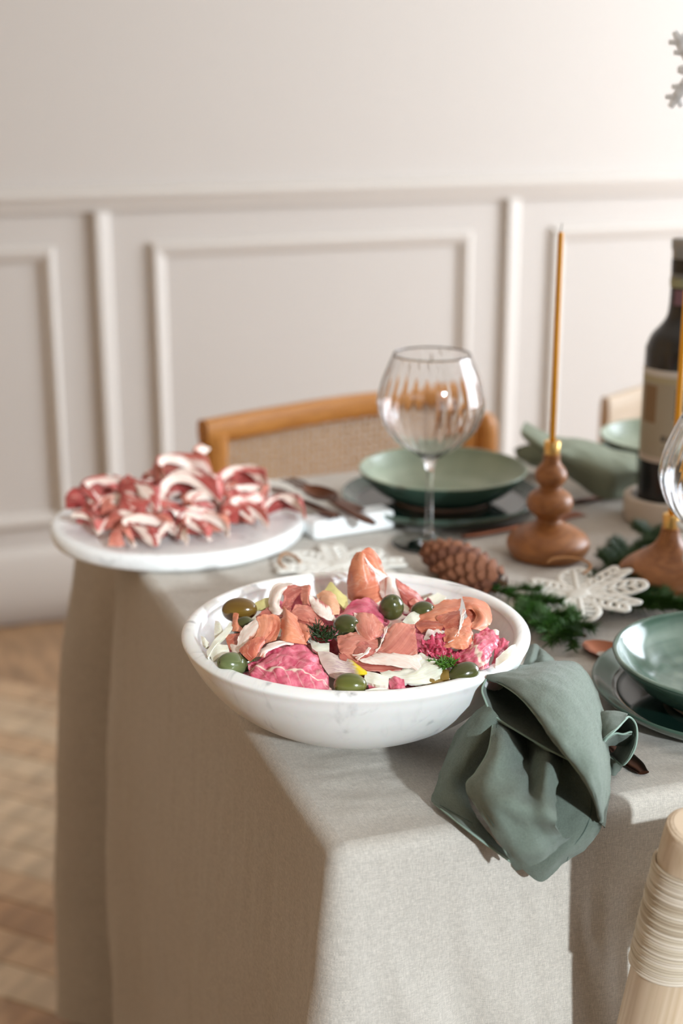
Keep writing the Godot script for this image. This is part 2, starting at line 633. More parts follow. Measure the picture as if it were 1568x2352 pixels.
	mc.subsurf_scatter_enabled = true
	mc.subsurf_scatter_strength = 0.15
	mc = mat("pale_chicory", Color(0.87, 0.83, 0.55), 0.4)
	mc.backlight_enabled = true
	mc.backlight = Color(0.2, 0.19, 0.1)
	var kinds := [[Color(0.42, 0.43, 0.20), Color(0.32, 0.335, 0.14)], [Color(0.335, 0.34, 0.185), Color(0.245, 0.255, 0.125)], [Color(0.47, 0.36, 0.14), Color(0.36, 0.255, 0.085)], [Color(0.43, 0.465, 0.30), Color(0.335, 0.375, 0.22)], [Color(0.60, 0.49, 0.25), Color(0.50, 0.39, 0.17)]]
	for i in 5:
		var a: Color = kinds[i][0]
		var b: Color = kinds[i][1]
		var m := tex_mat("olive_%d" % i, picture(96, 96, func(x: float, y: float) -> Color: return a.lerp(b, clampf(0.5 + tiled(n, x, y, 0.5, 0.8) * 1.1, 0.0, 1.0)).lerp(Color(0.6, 0.6, 0.42), 0.35 * pow(clampf(tiled(n2, x, y, 7.0, 7.0) * 2.0 - 0.35, 0.0, 1.0), 2.0))), 0.2)
		m.clearcoat_enabled = true
		m.clearcoat = 0.35
		m.clearcoat_roughness = 0.1
	mat("olive_pit", Color(0.10, 0.10, 0.05), 0.8)
	mat("frond", Color(0.27, 0.45, 0.06), 0.5)
	mat("frond_dark", Color(0.10, 0.20, 0.03), 0.5)

# ---------------------------------------------------------------- room
const WALL_Z := -3.344

func room() -> void:
	# shell: x -1.6 .. 4.2, z -3.344 .. 1.3, y 0 .. 2.7; walls 0.15 thick
	var fl := struct("floor", box(Vector3(1.3, -0.06, -1.02), Vector3(6.1, 0.1, 4.95)), M.oak_4)
	var rng := RandomNumberGenerator.new()
	rng.seed = 7
	# herringbone oak where the floor shows beside the table; the same blocks run on under it
	var L := 0.42
	var W := 0.07
	var block := box(Vector3.ZERO, Vector3(L - 0.0015, 0.012, W - 0.0015), 0.0012)
	for col in range(-4, 5):
		for k in range(-24, 32):
			for side in 2:
				# unit cell along the diagonal
				var p := Vector2(k * W, 0.0) + Vector2(0.0, k * W) + Vector2(L, -L) * col
				var c := p + (Vector2(L / 2.0, W / 2.0) if side == 0 else Vector2(W / 2.0, W + L / 2.0))
				var turn := 45.0
				var q := c.rotated(deg_to_rad(turn)) + Vector2(0.1, -2.2)
				if q.x < -0.75 or q.x > 0.62 or q.y < -3.05 or q.y > -0.62:
					continue
				if q.x > 0.40 and q.y > -1.9:
					continue
				var o := part("plank", block, M["oak_%d" % rng.randi_range(0, 3)], fl, Vector3(q.x, -0.006 + rng.randf_range(-0.0006, 0.0006), q.y))
				o.rotation_degrees.y = -turn + (0.0 if side == 0 else 90.0) + (180.0 if rng.randf() < 0.5 else 0.0)
	struct("wall_back", box(Vector3(1.3, 1.35, WALL_Z - 0.075), Vector3(6.1, 2.9, 0.15)), M.wall_paint)
	struct("ceiling", box(Vector3(1.3, 2.75, -1.02), Vector3(6.1, 0.1, 4.95)), M.ceiling_paint)
	# right wall with a tall one, front wall with a wide one
	struct("wall_left", box(Vector3(-1.675, 1.35, -1.025), Vector3(0.15, 2.9, 4.95)), M.wall_ochre)
	struct("wall_right", wall_with_hole(4.95, 2.8, Rect2(1.05, 0.45, 2.2, 2.1)), M.wall_paint, Vector3(4.2, -0.05, -3.5)).rotation_degrees.y = -90
	struct("wall_front", front_wall(), M.wall_taupe, Vector3(4.35, -0.05, 1.3)).rotation_degrees.y = 180
	struct("window_1", window_frame(2.2, 2.1, 3, 3), M.trim_paint, Vector3(4.26, 0.40, -0.25)).rotation_degrees.y = 90
	struct("window_2", window_frame(0.65, 1.0, 1, 1), M.trim_paint, Vector3(0.35, 0.95, 1.38))
	struct("window_3", window_frame(1.14, 0.67, 2, 1), M.trim_paint, Vector3(1.06, 0.95, 1.38))
	# chair rail, dividing battens, picture-frame mouldings, baseboard
	var st := begin()
	var prof := PackedVector2Array([Vector2(0.0, 0.942), Vector2(0.010, 0.944), Vector2(0.013, 0.952), Vector2(0.013, 0.962), Vector2(0.024, 0.972), Vector2(0.028, 0.980), Vector2(0.024, 0.989), Vector2(0.012, 0.993), Vector2(0.0, 0.994)])
	add_extrude_x(st, prof, -1.6, 4.2)
	struct("trim_1", done(st), M.trim_paint, Vector3(0, 0, WALL_Z))
	st = begin()
	add_extrude_x(st, PackedVector2Array([Vector2(0.0, 0.0), Vector2(0.016, 0.0), Vector2(0.016, 0.15), Vector2(0.013, 0.166), Vector2(0.006, 0.172), Vector2(0.0, 0.178)]), -1.6, 4.2)
	struct("baseboard_back", done(st), M.trim_paint, Vector3(0, 0, WALL_Z))
	var n := 2
	for k in range(-2, 4):
		var x := 0.613 + 1.015 * k
		if x < 4.15 and x > -1.5:
			st = begin()
			add_extrude_x(st, PackedVector2Array([Vector2(0.0, -0.020), Vector2(0.009, -0.018), Vector2(0.013, -0.008), Vector2(0.015, 0.004), Vector2(0.018, 0.010), Vector2(0.014, 0.018), Vector2(0.0, 0.020)]), 0.0, 0.765)
			var o := struct("trim_%d" % n, done(st), M.trim_paint, Vector3(x, 0.178, WALL_Z))
			o.basis = Basis(Vector3(0, 1, 0), Vector3(-1, 0, 0), Vector3(0, 0, 1))
			n += 1
		if x + 0.9 < 4.15:
			struct("trim_%d" % n, moulding(x + 0.108, 0.225, x + 0.908, 0.872), M.trim_paint, Vector3(0, 0, WALL_Z))
			n += 1

# profile (out from the wall, height), run along x
func add_extrude_x(st: SurfaceTool, prof: PackedVector2Array, x0: float, x1: float) -> void:
	var a := PackedVector3Array()
	var b := PackedVector3Array()
	for p in prof:
		a.append(Vector3(x0, p.y, p.x))
		b.append(Vector3(x1, p.y, p.x))
	add_grid(st, [a, b], 1, true)
	for row in [a, b]:
		st.set_smooth_group(-1)
		for i in range(1, row.size() - 1):
			for k in ([0, i, i + 1] if row == b else [0, i + 1, i]):
				st.set_uv(Vector2.ZERO)
				st.add_vertex(row[k])

func moulding(x0: float, y0: float, x1: float, y1: float) -> ArrayMesh:
	var st := begin()
	var prof := [[0.0, 0.0], [0.002, 0.009], [0.008, 0.014], [0.014, 0.015], [0.019, 0.011], [0.024, 0.011], [0.031, 0.006], [0.036, 0.0]]
	var rows := []
	for p in prof:
		var d: float = p[0]
		var z: float = p[1]
		rows.append(PackedVector3Array([Vector3(x0 + d, y0 + d, z), Vector3(x1 - d, y0 + d, z), Vector3(x1 - d, y1 - d, z), Vector3(x0 + d, y1 - d, z), Vector3(x0 + d, y0 + d, z)]))
	for i in prof.size() - 1:
		for k in 4:
			st.set_smooth_group(k + 1)
			quad(st, rows[i][k], rows[i + 1][k], rows[i + 1][k + 1], rows[i][k + 1])
	return done(st)

# two openings side by side, the left one taller (seen from inside the far end)
func front_wall() -> ArrayMesh:
	var st := begin()
	for b in [[0.0, 0.0, 2.15, 2.8], [4.0, 0.0, 6.1, 2.8], [3.29, 0.0, 3.35, 2.8], [2.15, 0.0, 3.29, 1.0], [3.35, 0.0, 4.0, 1.0], [2.15, 1.67, 3.29, 2.8], [3.35, 2.0, 4.0, 2.8]]:
		add_box(st, Vector3((b[0] + b[2]) / 2.0, (b[1] + b[3]) / 2.0, -0.075), Vector3(b[2] - b[0], b[3] - b[1], 0.15))
	return done(st)

func wall_with_hole(w: float, h: float, r: Rect2) -> ArrayMesh:
	var st := begin()
	var t := -0.075
	for b in [[0.0, 0.0, r.position.x, h], [r.end.x, 0.0, w, h], [r.position.x, 0.0, r.end.x, r.position.y], [r.position.x, r.end.y, r.end.x, h]]:
		add_box(st, Vector3((b[0] + b[2]) / 2.0, (b[1] + b[3]) / 2.0, t), Vector3(b[2] - b[0], b[3] - b[1], 0.15))
	return done(st)

func window_frame(w: float, h: float, nx: int, ny: int) -> ArrayMesh:
	var st := begin()
	for x in [0.02, w - 0.02]:
		add_box(st, Vector3(x, h / 2.0, 0), Vector3(0.04, h, 0.05), 0.004)
	for y in [0.02, h - 0.02]:
		add_box(st, Vector3(w / 2.0, y, 0), Vector3(w - 0.08, 0.04, 0.05), 0.004)
	for i in range(1, nx):
		add_box(st, Vector3(w * i / nx, h / 2.0, 0), Vector3(0.022, h - 0.08, 0.03), 0.003)
	for i in range(1, ny):
		add_box(st, Vector3(w / 2.0, h * i / ny, 0), Vector3(w - 0.08, 0.02, 0.028), 0.003)
	return done(st)

# ---------------------------------------------------------------- table
const TX0 := 0.287
const TX1 := 2.187
const TZ0 := -1.745
const TZ1 := -0.829

func table() -> void:
	var t := thing("dining_table", "wooden dining table hidden under the beige linen tablecloth", "table", Vector3((TX0 + TX1) / 2, 0, (TZ0 + TZ1) / 2))
	part("tabletop", box(Vector3(0, 0.732, 0), Vector3(TX1 - TX0 - 0.016, 0.028, TZ1 - TZ0 - 0.016), 0.004), M.pale_wood, t)
	for x in [-0.86, 0.86]:
		for z in [-0.37, 0.37]:
			part("leg", box(Vector3(x, 0.359, z), Vector3(0.07, 0.718, 0.07), 0.004), M.pale_wood, t)
	var cloth := part("tablecloth", cloth_mesh(), M.linen)
	tag(cloth, "beige grey linen tablecloth hanging in folds over the table edges", "tablecloth")

# outline of the table: position and outward direction at s (metres from the far left corner, anticlockwise seen from above)
func outline(s: float, r: float) -> Array:
	var w := TX1 - TX0 - 2 * r
	var d := TZ1 - TZ0 - 2 * r
	var q := PI * r / 2.0
	var legs := [[Vector2(TX0, TZ0 + r), Vector2(0, 1), d], [Vector2(TX0 + r, TZ1), Vector2(1, 0), w], [Vector2(TX1, TZ1 - r), Vector2(0, -1), d], [Vector2(TX1 - r, TZ0), Vector2(-1, 0), w]]
	for k in legs.size():
		var l: Array = legs[k]
		var dir: Vector2 = l[1]
		var out := Vector2(-dir.y, dir.x)
		if s <= l[2]:
			return [l[0] + dir * s, out]
		s -= l[2]
		if s <= q:
			var a := s / r
			var c: Vector2 = l[0] + dir * float(l[2]) - out * r
			var o2 := out * cos(a) + dir * sin(a)
			return [c + o2 * r, o2]
		s -= q
	return [Vector2(TX0, TZ0 + r), Vector2(-1, 0)]

func cloth_mesh() -> ArrayMesh:
	var st := begin()
	var r := 0.012
	var crease := noise(1.0, 4, 51)
	var soft := noise(1.0, 3, 52)
	var nx := 300
	var nz := 150
	var rows := []
	var uvs := []
	for i in nx + 1:
		var row := PackedVector3Array()
		var ur := PackedVector2Array()
		for j in nz + 1:
			var x := lerpf(TX0 + r, TX1 - r, float(i) / nx)
			var z := lerpf(TZ0 + r, TZ1 - r, float(j) / nz)
			var edge := clampf(minf(minf(x - TX0 - r, TX1 - r - x), minf(z - TZ0 - r, TZ1 - r - z)) * 40.0, 0.0, 1.0)
			var y := crease.get_noise_2d(x * 16.0 + z * 5.0, z * 70.0) * 0.0017 + soft.get_noise_2d(x * 9.0, z * 14.0) * 0.0012
			row.append(Vector3(x, 0.7502 + y * edge - 0.0008 * edge, z))
			ur.append(Vector2(x, z))
		rows.append(row)
		uvs.append(ur)
	add_grid(st, rows, 1, false, uvs)
	# hanging sides: from the top edge over a small round and down
	var w := TX1 - TX0 - 2 * r
	var d := TZ1 - TZ0 - 2 * r
	var q := PI * r / 2.0
	var total := 2 * w + 2 * d + 4 * q
	var corners := [0.0 - q / 2, d + q / 2, d + w + q * 1.5, 2 * d + w + q * 2.5, total - q / 2]
	var ns := 900
	var drops := PackedFloat32Array()
	for k in 6:
		drops.append(-float(k) / 5.0)
	for k in range(1, 46):
		drops.append(0.70 * pow(k / 45.0, 1.15))
	rows = []
	uvs = []
	for i in ns + 1:
		var s := total * i / ns
		var po := outline(minf(s, total - 0.00001), r)
		var base: Vector2 = po[0]
		var out: Vector2 = po[1]
		var row := PackedVector3Array()
		var ur := PackedVector2Array()
		for dd in drops:
			if dd <= 0.0:
				var a := -dd * PI / 2.0
				var inset := r * (1.0 - sin(a))
				row.append(Vector3(base.x - out.x * inset, 0.7502 - r * (1.0 - cos(a)), base.y - out.y * inset))
				ur.append(Vector2(s, 0.02 * -dd))
			else:
				var push := hang(s, dd, d, q, corners, crease, soft)
				row.append(Vector3(base.x + out.x * push, 0.738 - dd, base.y + out.y * push))
				ur.append(Vector2(s, 0.02 + dd))
		rows.append(row)
		uvs.append(ur)
	add_grid(st, rows, 2, false, uvs)
	return done(st)

func bump(x: float, w: float) -> float:
	return exp(-x * x / (w * w))

# how far the hanging cloth stands out from the table edge
func hang(s: float, dd: float, d: float, q: float, corners: Array, crease: FastNoiseLite, soft: FastNoiseLite) -> float:
	var p := 0.012 * smoothstep(0.0, 0.25, dd) + 0.010 * dd
	p += soft.get_noise_2d(s * 5.0, dd * 1.5) * 0.010 * smoothstep(0.05, 0.6, dd)
	p += crease.get_noise_2d(s * 45.0, dd * 9.0) * 0.0022 * smoothstep(0.0, 0.08, dd)
	var g := sqrt(dd)
	# far left corner: a full fold standing out, then a deep valley beside it on the short side
	p += 0.070 * g * bump(s - corners[0] - 0.01, 0.045) + 0.060 * g * bump(s - corners[4], 0.07)
	p -= 0.13 * smoothstep(0.0, 0.30, dd) * bump(s - 0.115, 0.040)
	p += 0.030 * g * bump(s - 0.22, 0.05)
	# near left corner: a narrow fold
	p += 0.024 * g * bump(s - corners[1], 0.03)
	p -= 0.010 * g * bump(s - corners[1] + 0.11, 0.05)
	# long front: a slanting fold below the bowl, broad waves further on
	var sf := s - d - q
	if sf > 0.0 and sf < 1.9:
		p += 0.016 * smoothstep(0.06, 0.2, dd) * bump(sf - 0.045 - (dd - 0.1) * 0.26, 0.020)
		p -= 0.014 * smoothstep(0.06, 0.2, dd) * bump(sf - 0.078 - (dd - 0.1) * 0.26, 0.016)
		p += 0.012 * dd * sin(sf * 17.0)
	for k in [2, 3]:
		p += 0.06 * g * bump(s - corners[k], 0.06)
	return p

# ---------------------------------------------------------------- far chairs
func far_chairs() -> void:
	# cane-back chair, turned a little
	var t := thing("cane_chair", "honey coloured wooden chair with a woven cane back beyond the ham platter", "chair", Vector3(0.737, 0, -2.06))
	t.rotation_degrees.y = 13.0
	t.scale = Vector3(1, 0.957, 1)
	var w := 0.245
	# back: curved top rail, stiles, lower rail, cane between; local x from -w to w, seat towards +z
	var st := begin()
	add_sweep(st, PackedVector3Array([Vector3(-w, 0.786, 0.004), Vector3(-w * 0.5, 0.787, -0.010), Vector3(0, 0.788, -0.016), Vector3(w * 0.5, 0.787, -0.010), Vector3(w, 0.786, 0.004)]), [0.014], [0.019], Vector3.UP, 16, 24, 1, 0.55)
	part("top_rail", done(st), M.chair_wood, t)
	for s in [-1.0, 1.0]:
		st = begin()
		add_sweep(st, PackedVector3Array([Vector3(s * (w - 0.018), 0.782, 0.003), Vector3(s * (w - 0.016), 0.70, 0.002), Vector3(s * (w - 0.012), 0.60, 0.006), Vector3(s * (w - 0.010), 0.45, 0.02)]), [0.020, 0.019, 0.017], [0.014], Vector3.BACK, 16, 20, 1, 0.6)
		part("stile", done(st), M.chair_wood, t)
		st = begin()
		add_sweep(st, PackedVector3Array([Vector3(s * (w + 0.005), 0.752, 0.006), Vector3(s * (w + 0.014), 0.728, 0.012), Vector3(s * (w + 0.010), 0.64, 0.016), Vector3(s * (w + 0.004), 0.46, 0.022), Vector3(s * (w - 0.005), 0.0, 0.0)]), [0.008, 0.020, 0.021, 0.020, 0.015], [0.010, 0.016, 0.018, 0.018, 0.014], Vector3.BACK, 14, 24)
		part("leg", done(st), M.chair_wood, t)
		st = begin()
		add_sweep(st, PackedVector3Array([Vector3(s * (w - 0.02), 0.445, 0.42), Vector3(s * (w - 0.015), 0.0, 0.43)]), [0.018, 0.013], [0.018, 0.013], Vector3.BACK, 12, 4)
		part("leg", done(st), M.chair_wood, t)
	st = begin()
	add_sweep(st, PackedVector3Array([Vector3(-w + 0.03, 0.548, 0.002), Vector3(0, 0.550, -0.010), Vector3(w - 0.03, 0.548, 0.002)]), [0.011], [0.016], Vector3.UP, 12, 16, 1, 0.6)
	part("back_rail", done(st), M.chair_wood, t)
	st = begin()
	add_box(st, Vector3(0, 0.452, 0.225), Vector3(2 * w + 0.01, 0.032, 0.45), 0.012)
	part("seat", done(st), M.chair_wood, t)
	# cane: strands two ways and on both diagonals
	st = begin()
	var x0 := -w + 0.036
	var x1 := w - 0.036
	var y0 := 0.562
	var y1 := 0.768
	var bow := func(x: float, y: float, z: float) -> Vector3: return Vector3(x, y, -0.014 + 0.016 * (x / w) * (x / w) + z)
	var n := 0
	var x := x0
	while x < x1:
		for o in [0.0, 0.0028]:
			strand(st, bow.call(x + o, y0, 0.0), bow.call(x + o, y1, 0.0))
		x += 0.0105
	var y := y0
	while y < y1:
		for o in [0.0, 0.0028]:
			for k in 6:
				strand(st, bow.call(lerpf(x0, x1, k / 6.0), y + o, 0.0012), bow.call(lerpf(x0, x1, (k + 1) / 6.0), y + o, 0.0012))
		y += 0.0105
	for dir in [-1.0, 1.0]:
		var c := x0 - (y1 - y0)
		while c < x1 + (y1 - y0):
			var xa := c if dir > 0 else c + (y1 - y0)
			var pa := Vector2(c, y0)
			var pb := Vector2(c + (y1 - y0), y1)
			if dir < 0:
				pa = Vector2(c + (y1 - y0), y0)
				pb = Vector2(c, y1)
			var lo := Vector2(x0, y0)
			var hi := Vector2(x1, y1)
			var seg := clip_x(pa, pb, lo.x, hi.x)
			if seg.size() == 2:
				strand(st, bow.call(seg[0].x, seg[0].y, 0.0022 * dir), bow.call(seg[1].x, seg[1].y, 0.0022 * dir))
			c += 0.0148
	var cane := part("cane_weave", done(st), M.cane, t)
	cane.set_meta("kind", "stuff")
	# second chair: pale solid curved back
	t = thing("wooden_chair", "pale wooden chair with a plain solid backrest behind the wine bottle", "chair", Vector3(1.378, 0, -2.06))
	st = begin()
	add_sweep(st, PackedVector3Array([Vector3(-0.215, 0.672, 0.03), Vector3(-0.12, 0.672, 0.004), Vector3(0, 0.672, -0.008), Vector3(0.12, 0.672, 0.004), Vector3(0.215, 0.672, 0.03)]), [0.011], [0.078, 0.086, 0.088, 0.086, 0.078], Vector3.UP, 24, 24, 1, 0.4)
	part("backrest", done(st), M.pale_wood, t)
	for s in [-1.0, 1.0]:
		st = begin()
		add_sweep(st, PackedVector3Array([Vector3(s * 0.19, 0.70, 0.010), Vector3(s * 0.20, 0.45, 0.02), Vector3(s * 0.205, 0.0, 0.0)]), [0.016, 0.018, 0.014], [0.016, 0.018, 0.014], Vector3.BACK, 12, 12)
		part("leg", done(st), M.pale_wood, t)
		st = begin()
		add_sweep(st, PackedVector3Array([Vector3(s * 0.20, 0.44, 0.40), Vector3(s * 0.205, 0.0, 0.41)]), [0.018, 0.013], [0.018, 0.013], Vector3.BACK, 12, 4)
		part("leg", done(st), M.pale_wood, t)
	part("seat", box(Vector3(0, 0.45, 0.21), Vector3(0.45, 0.03, 0.43), 0.012), M.pale_wood, t)

func clip_x(a: Vector2, b: Vector2, lo: float, hi: float) -> Array:
	var t0 := 0.0
	var t1 := 1.0
	var d := b.x - a.x
	var u := (lo - a.x) / d
	var v := (hi - a.x) / d
	t0 = maxf(t0, minf(u, v))
	t1 = minf(t1, maxf(u, v))
	if t1 - t0 < 0.02:
		return []
	return [a.lerp(b, t0), a.lerp(b, t1)]

func strand(st: SurfaceTool, a: Vector3, b: Vector3) -> void:
	add_sweep(st, PackedVector3Array([a, b]), [0.0011], [0.0005], Vector3.BACK, 4)

# ---------------------------------------------------------------- salad bowl
const BOWL := Vector3(0.3697, 0.7502, -1.0108)

func salad() -> void:
	var r := 0.1349
	var outside := PackedVector2Array([Vector2(0.0, 0.001), Vector2(0.026, 0.0004), Vector2(0.043, 0.0026), Vector2(0.063, 0.0100), Vector2(0.084, 0.0205), Vector2(0.1025, 0.0335), Vector2(0.1180, 0.0500), Vector2(0.1282, 0.0660), Vector2(r - 0.0022, 0.0755)])
	var lip := PackedVector2Array([Vector2(r, 0.0805), Vector2(r - 0.0012, 0.0830), Vector2(r - 0.0040, 0.0846), Vector2(r - 0.0075, 0.0850), Vector2(r - 0.0105, 0.0840), Vector2(r - 0.0125, 0.0812)])
	var inside := PackedVector2Array([Vector2(r - 0.0135, 0.077), Vector2(0.1125, 0.062), Vector2(0.098, 0.0465), Vector2(0.080, 0.0335), Vector2(0.060, 0.0235), Vector2(0.036, 0.0160), Vector2(0.016, 0.0135), Vector2(0.0, 0.0130)])
	var prof := PackedVector2Array()
	prof.append_array(outside)
	prof.append_array(lip)
	prof.append_array(inside)
	var o := part("salad_bowl", lathe(prof, 128, 5), M.marble, null, BOWL)
	tag(o, "wide white marble bowl full of pink radicchio and ham salad at the table corner", "bowl")
	salad_bed()
	salad_pieces()
	olives()

# the bed: shaved fennel, pale chicory and torn leaves that fill the bowl under the pieces one sees
func salad_bed() -> void:
	var rng := RandomNumberGenerator.new()
	rng.seed = 12
	for i in 36:
		var a := i * 2.39996
		var rr := sqrt((i * 7 % 36 + 0.5) / 36.0) * 0.100
		var hgt := 0.068 + 0.018 * (1.0 - rr * rr / 0.0105) + rng.randf_range(-0.004, 0.004)
		if i % 3 != 1:
			var o := part("fennel_shaving", fennel(rng.randf_range(0.030, 0.048), rng.randf_range(0.014, 0.022), rng.randi()), M.fennel, null, BOWL + Vector3(cos(a) * rr, hgt, sin(a) * rr))
			o.rotation = Vector3(rng.randf_range(-0.5, 0.5), rng.randf() * TAU, rng.randf_range(-0.4, 0.4))
			tag(o, "thin pale fennel shaving in the bed of the salad", "fennel", "fennel shavings in the bed of the salad")
		else:
			var o := part("torn_leaf", torn_leaf(rng.randf_range(0.040, 0.055), rng.randi()), M.radicchio_1 if i % 4 == 1 else M.radicchio_0, null, BOWL + Vector3(cos(a) * rr * 0.8, hgt - 0.018, sin(a) * rr * 0.8))
			o.rotation = Vector3(rng.randf_range(-0.3, 0.3), rng.randf() * TAU, rng.randf_range(-0.3, 0.3))
			tag(o, "torn dark pink radicchio leaf low in the salad under the ham", "salad leaf", "torn radicchio leaves low in the salad")

func fennel(length: float, width: float, sd: int) -> ArrayMesh:
	var rng := RandomNumberGenerator.new()
	rng.seed = sd
	var bend := rng.randf_range(0.3, 1.0) * (1.0 if rng.randf() < 0.5 else -1.0)
	var pts := []
	for i in 4:
		var t := i / 3.0 - 0.5
		for j in 3:
			var v := j - 1.0
			var ww := width * (1.0 - 1.6 * t * t) * 0.5
			pts.append_array([t * length * 1000.0, (bend * t * t * 0.4 * length + absf(v) * 0.0018 + rng.randf_range(-0.001, 0.001)) * 1000.0, (v * ww + bend * t * t * 0.5 * length) * 1000.0])
	var st := begin()
	add_sheet(st, pts, 3, 0.0018, 0.0006, 180.0, 0.0004, sd % 1000, [], 12)
	return done(st)

func torn_leaf(size: float, sd: int) -> ArrayMesh:
	var rng := RandomNumberGenerator.new()
	rng.seed = sd
	var pts := []
	for i in 5:
		var t := i / 4.0 - 0.5
		for j in 4:
			var v := j / 3.0 - 0.5
			var ww := (0.55 + 0.5 * (t + 0.5)) * (1.0 - 0.5 * maxf(t - 0.2, 0.0))
			pts.append_array([t * size * 1300.0, (0.22 * (v * v * 4.0 + t * t * 2.0) * size + rng.randf_range(-0.003, 0.003)) * 1000.0, v * ww * size * 1500.0])
	var st := begin()
	add_sheet(st, pts, 4, 0.0008, 0.004, 90.0, 0.003, sd % 1000, [], 22)
	return done(st)

func leaf_thing(called: String, label: String, category: String, m: Material, group: String, at: Vector3, sheets: Array) -> MeshInstance3D:
	var st := begin()
	var g := 1
	for s in sheets:
		add_sheet(st, s[0], s[1], s[2], s[3], s[4], s[5], s[6], s[7], s[8], g, s[9])
		g += 3
	var o := part(called, done(st), m, null, at)
	tag(o, label, category, group)
	return o

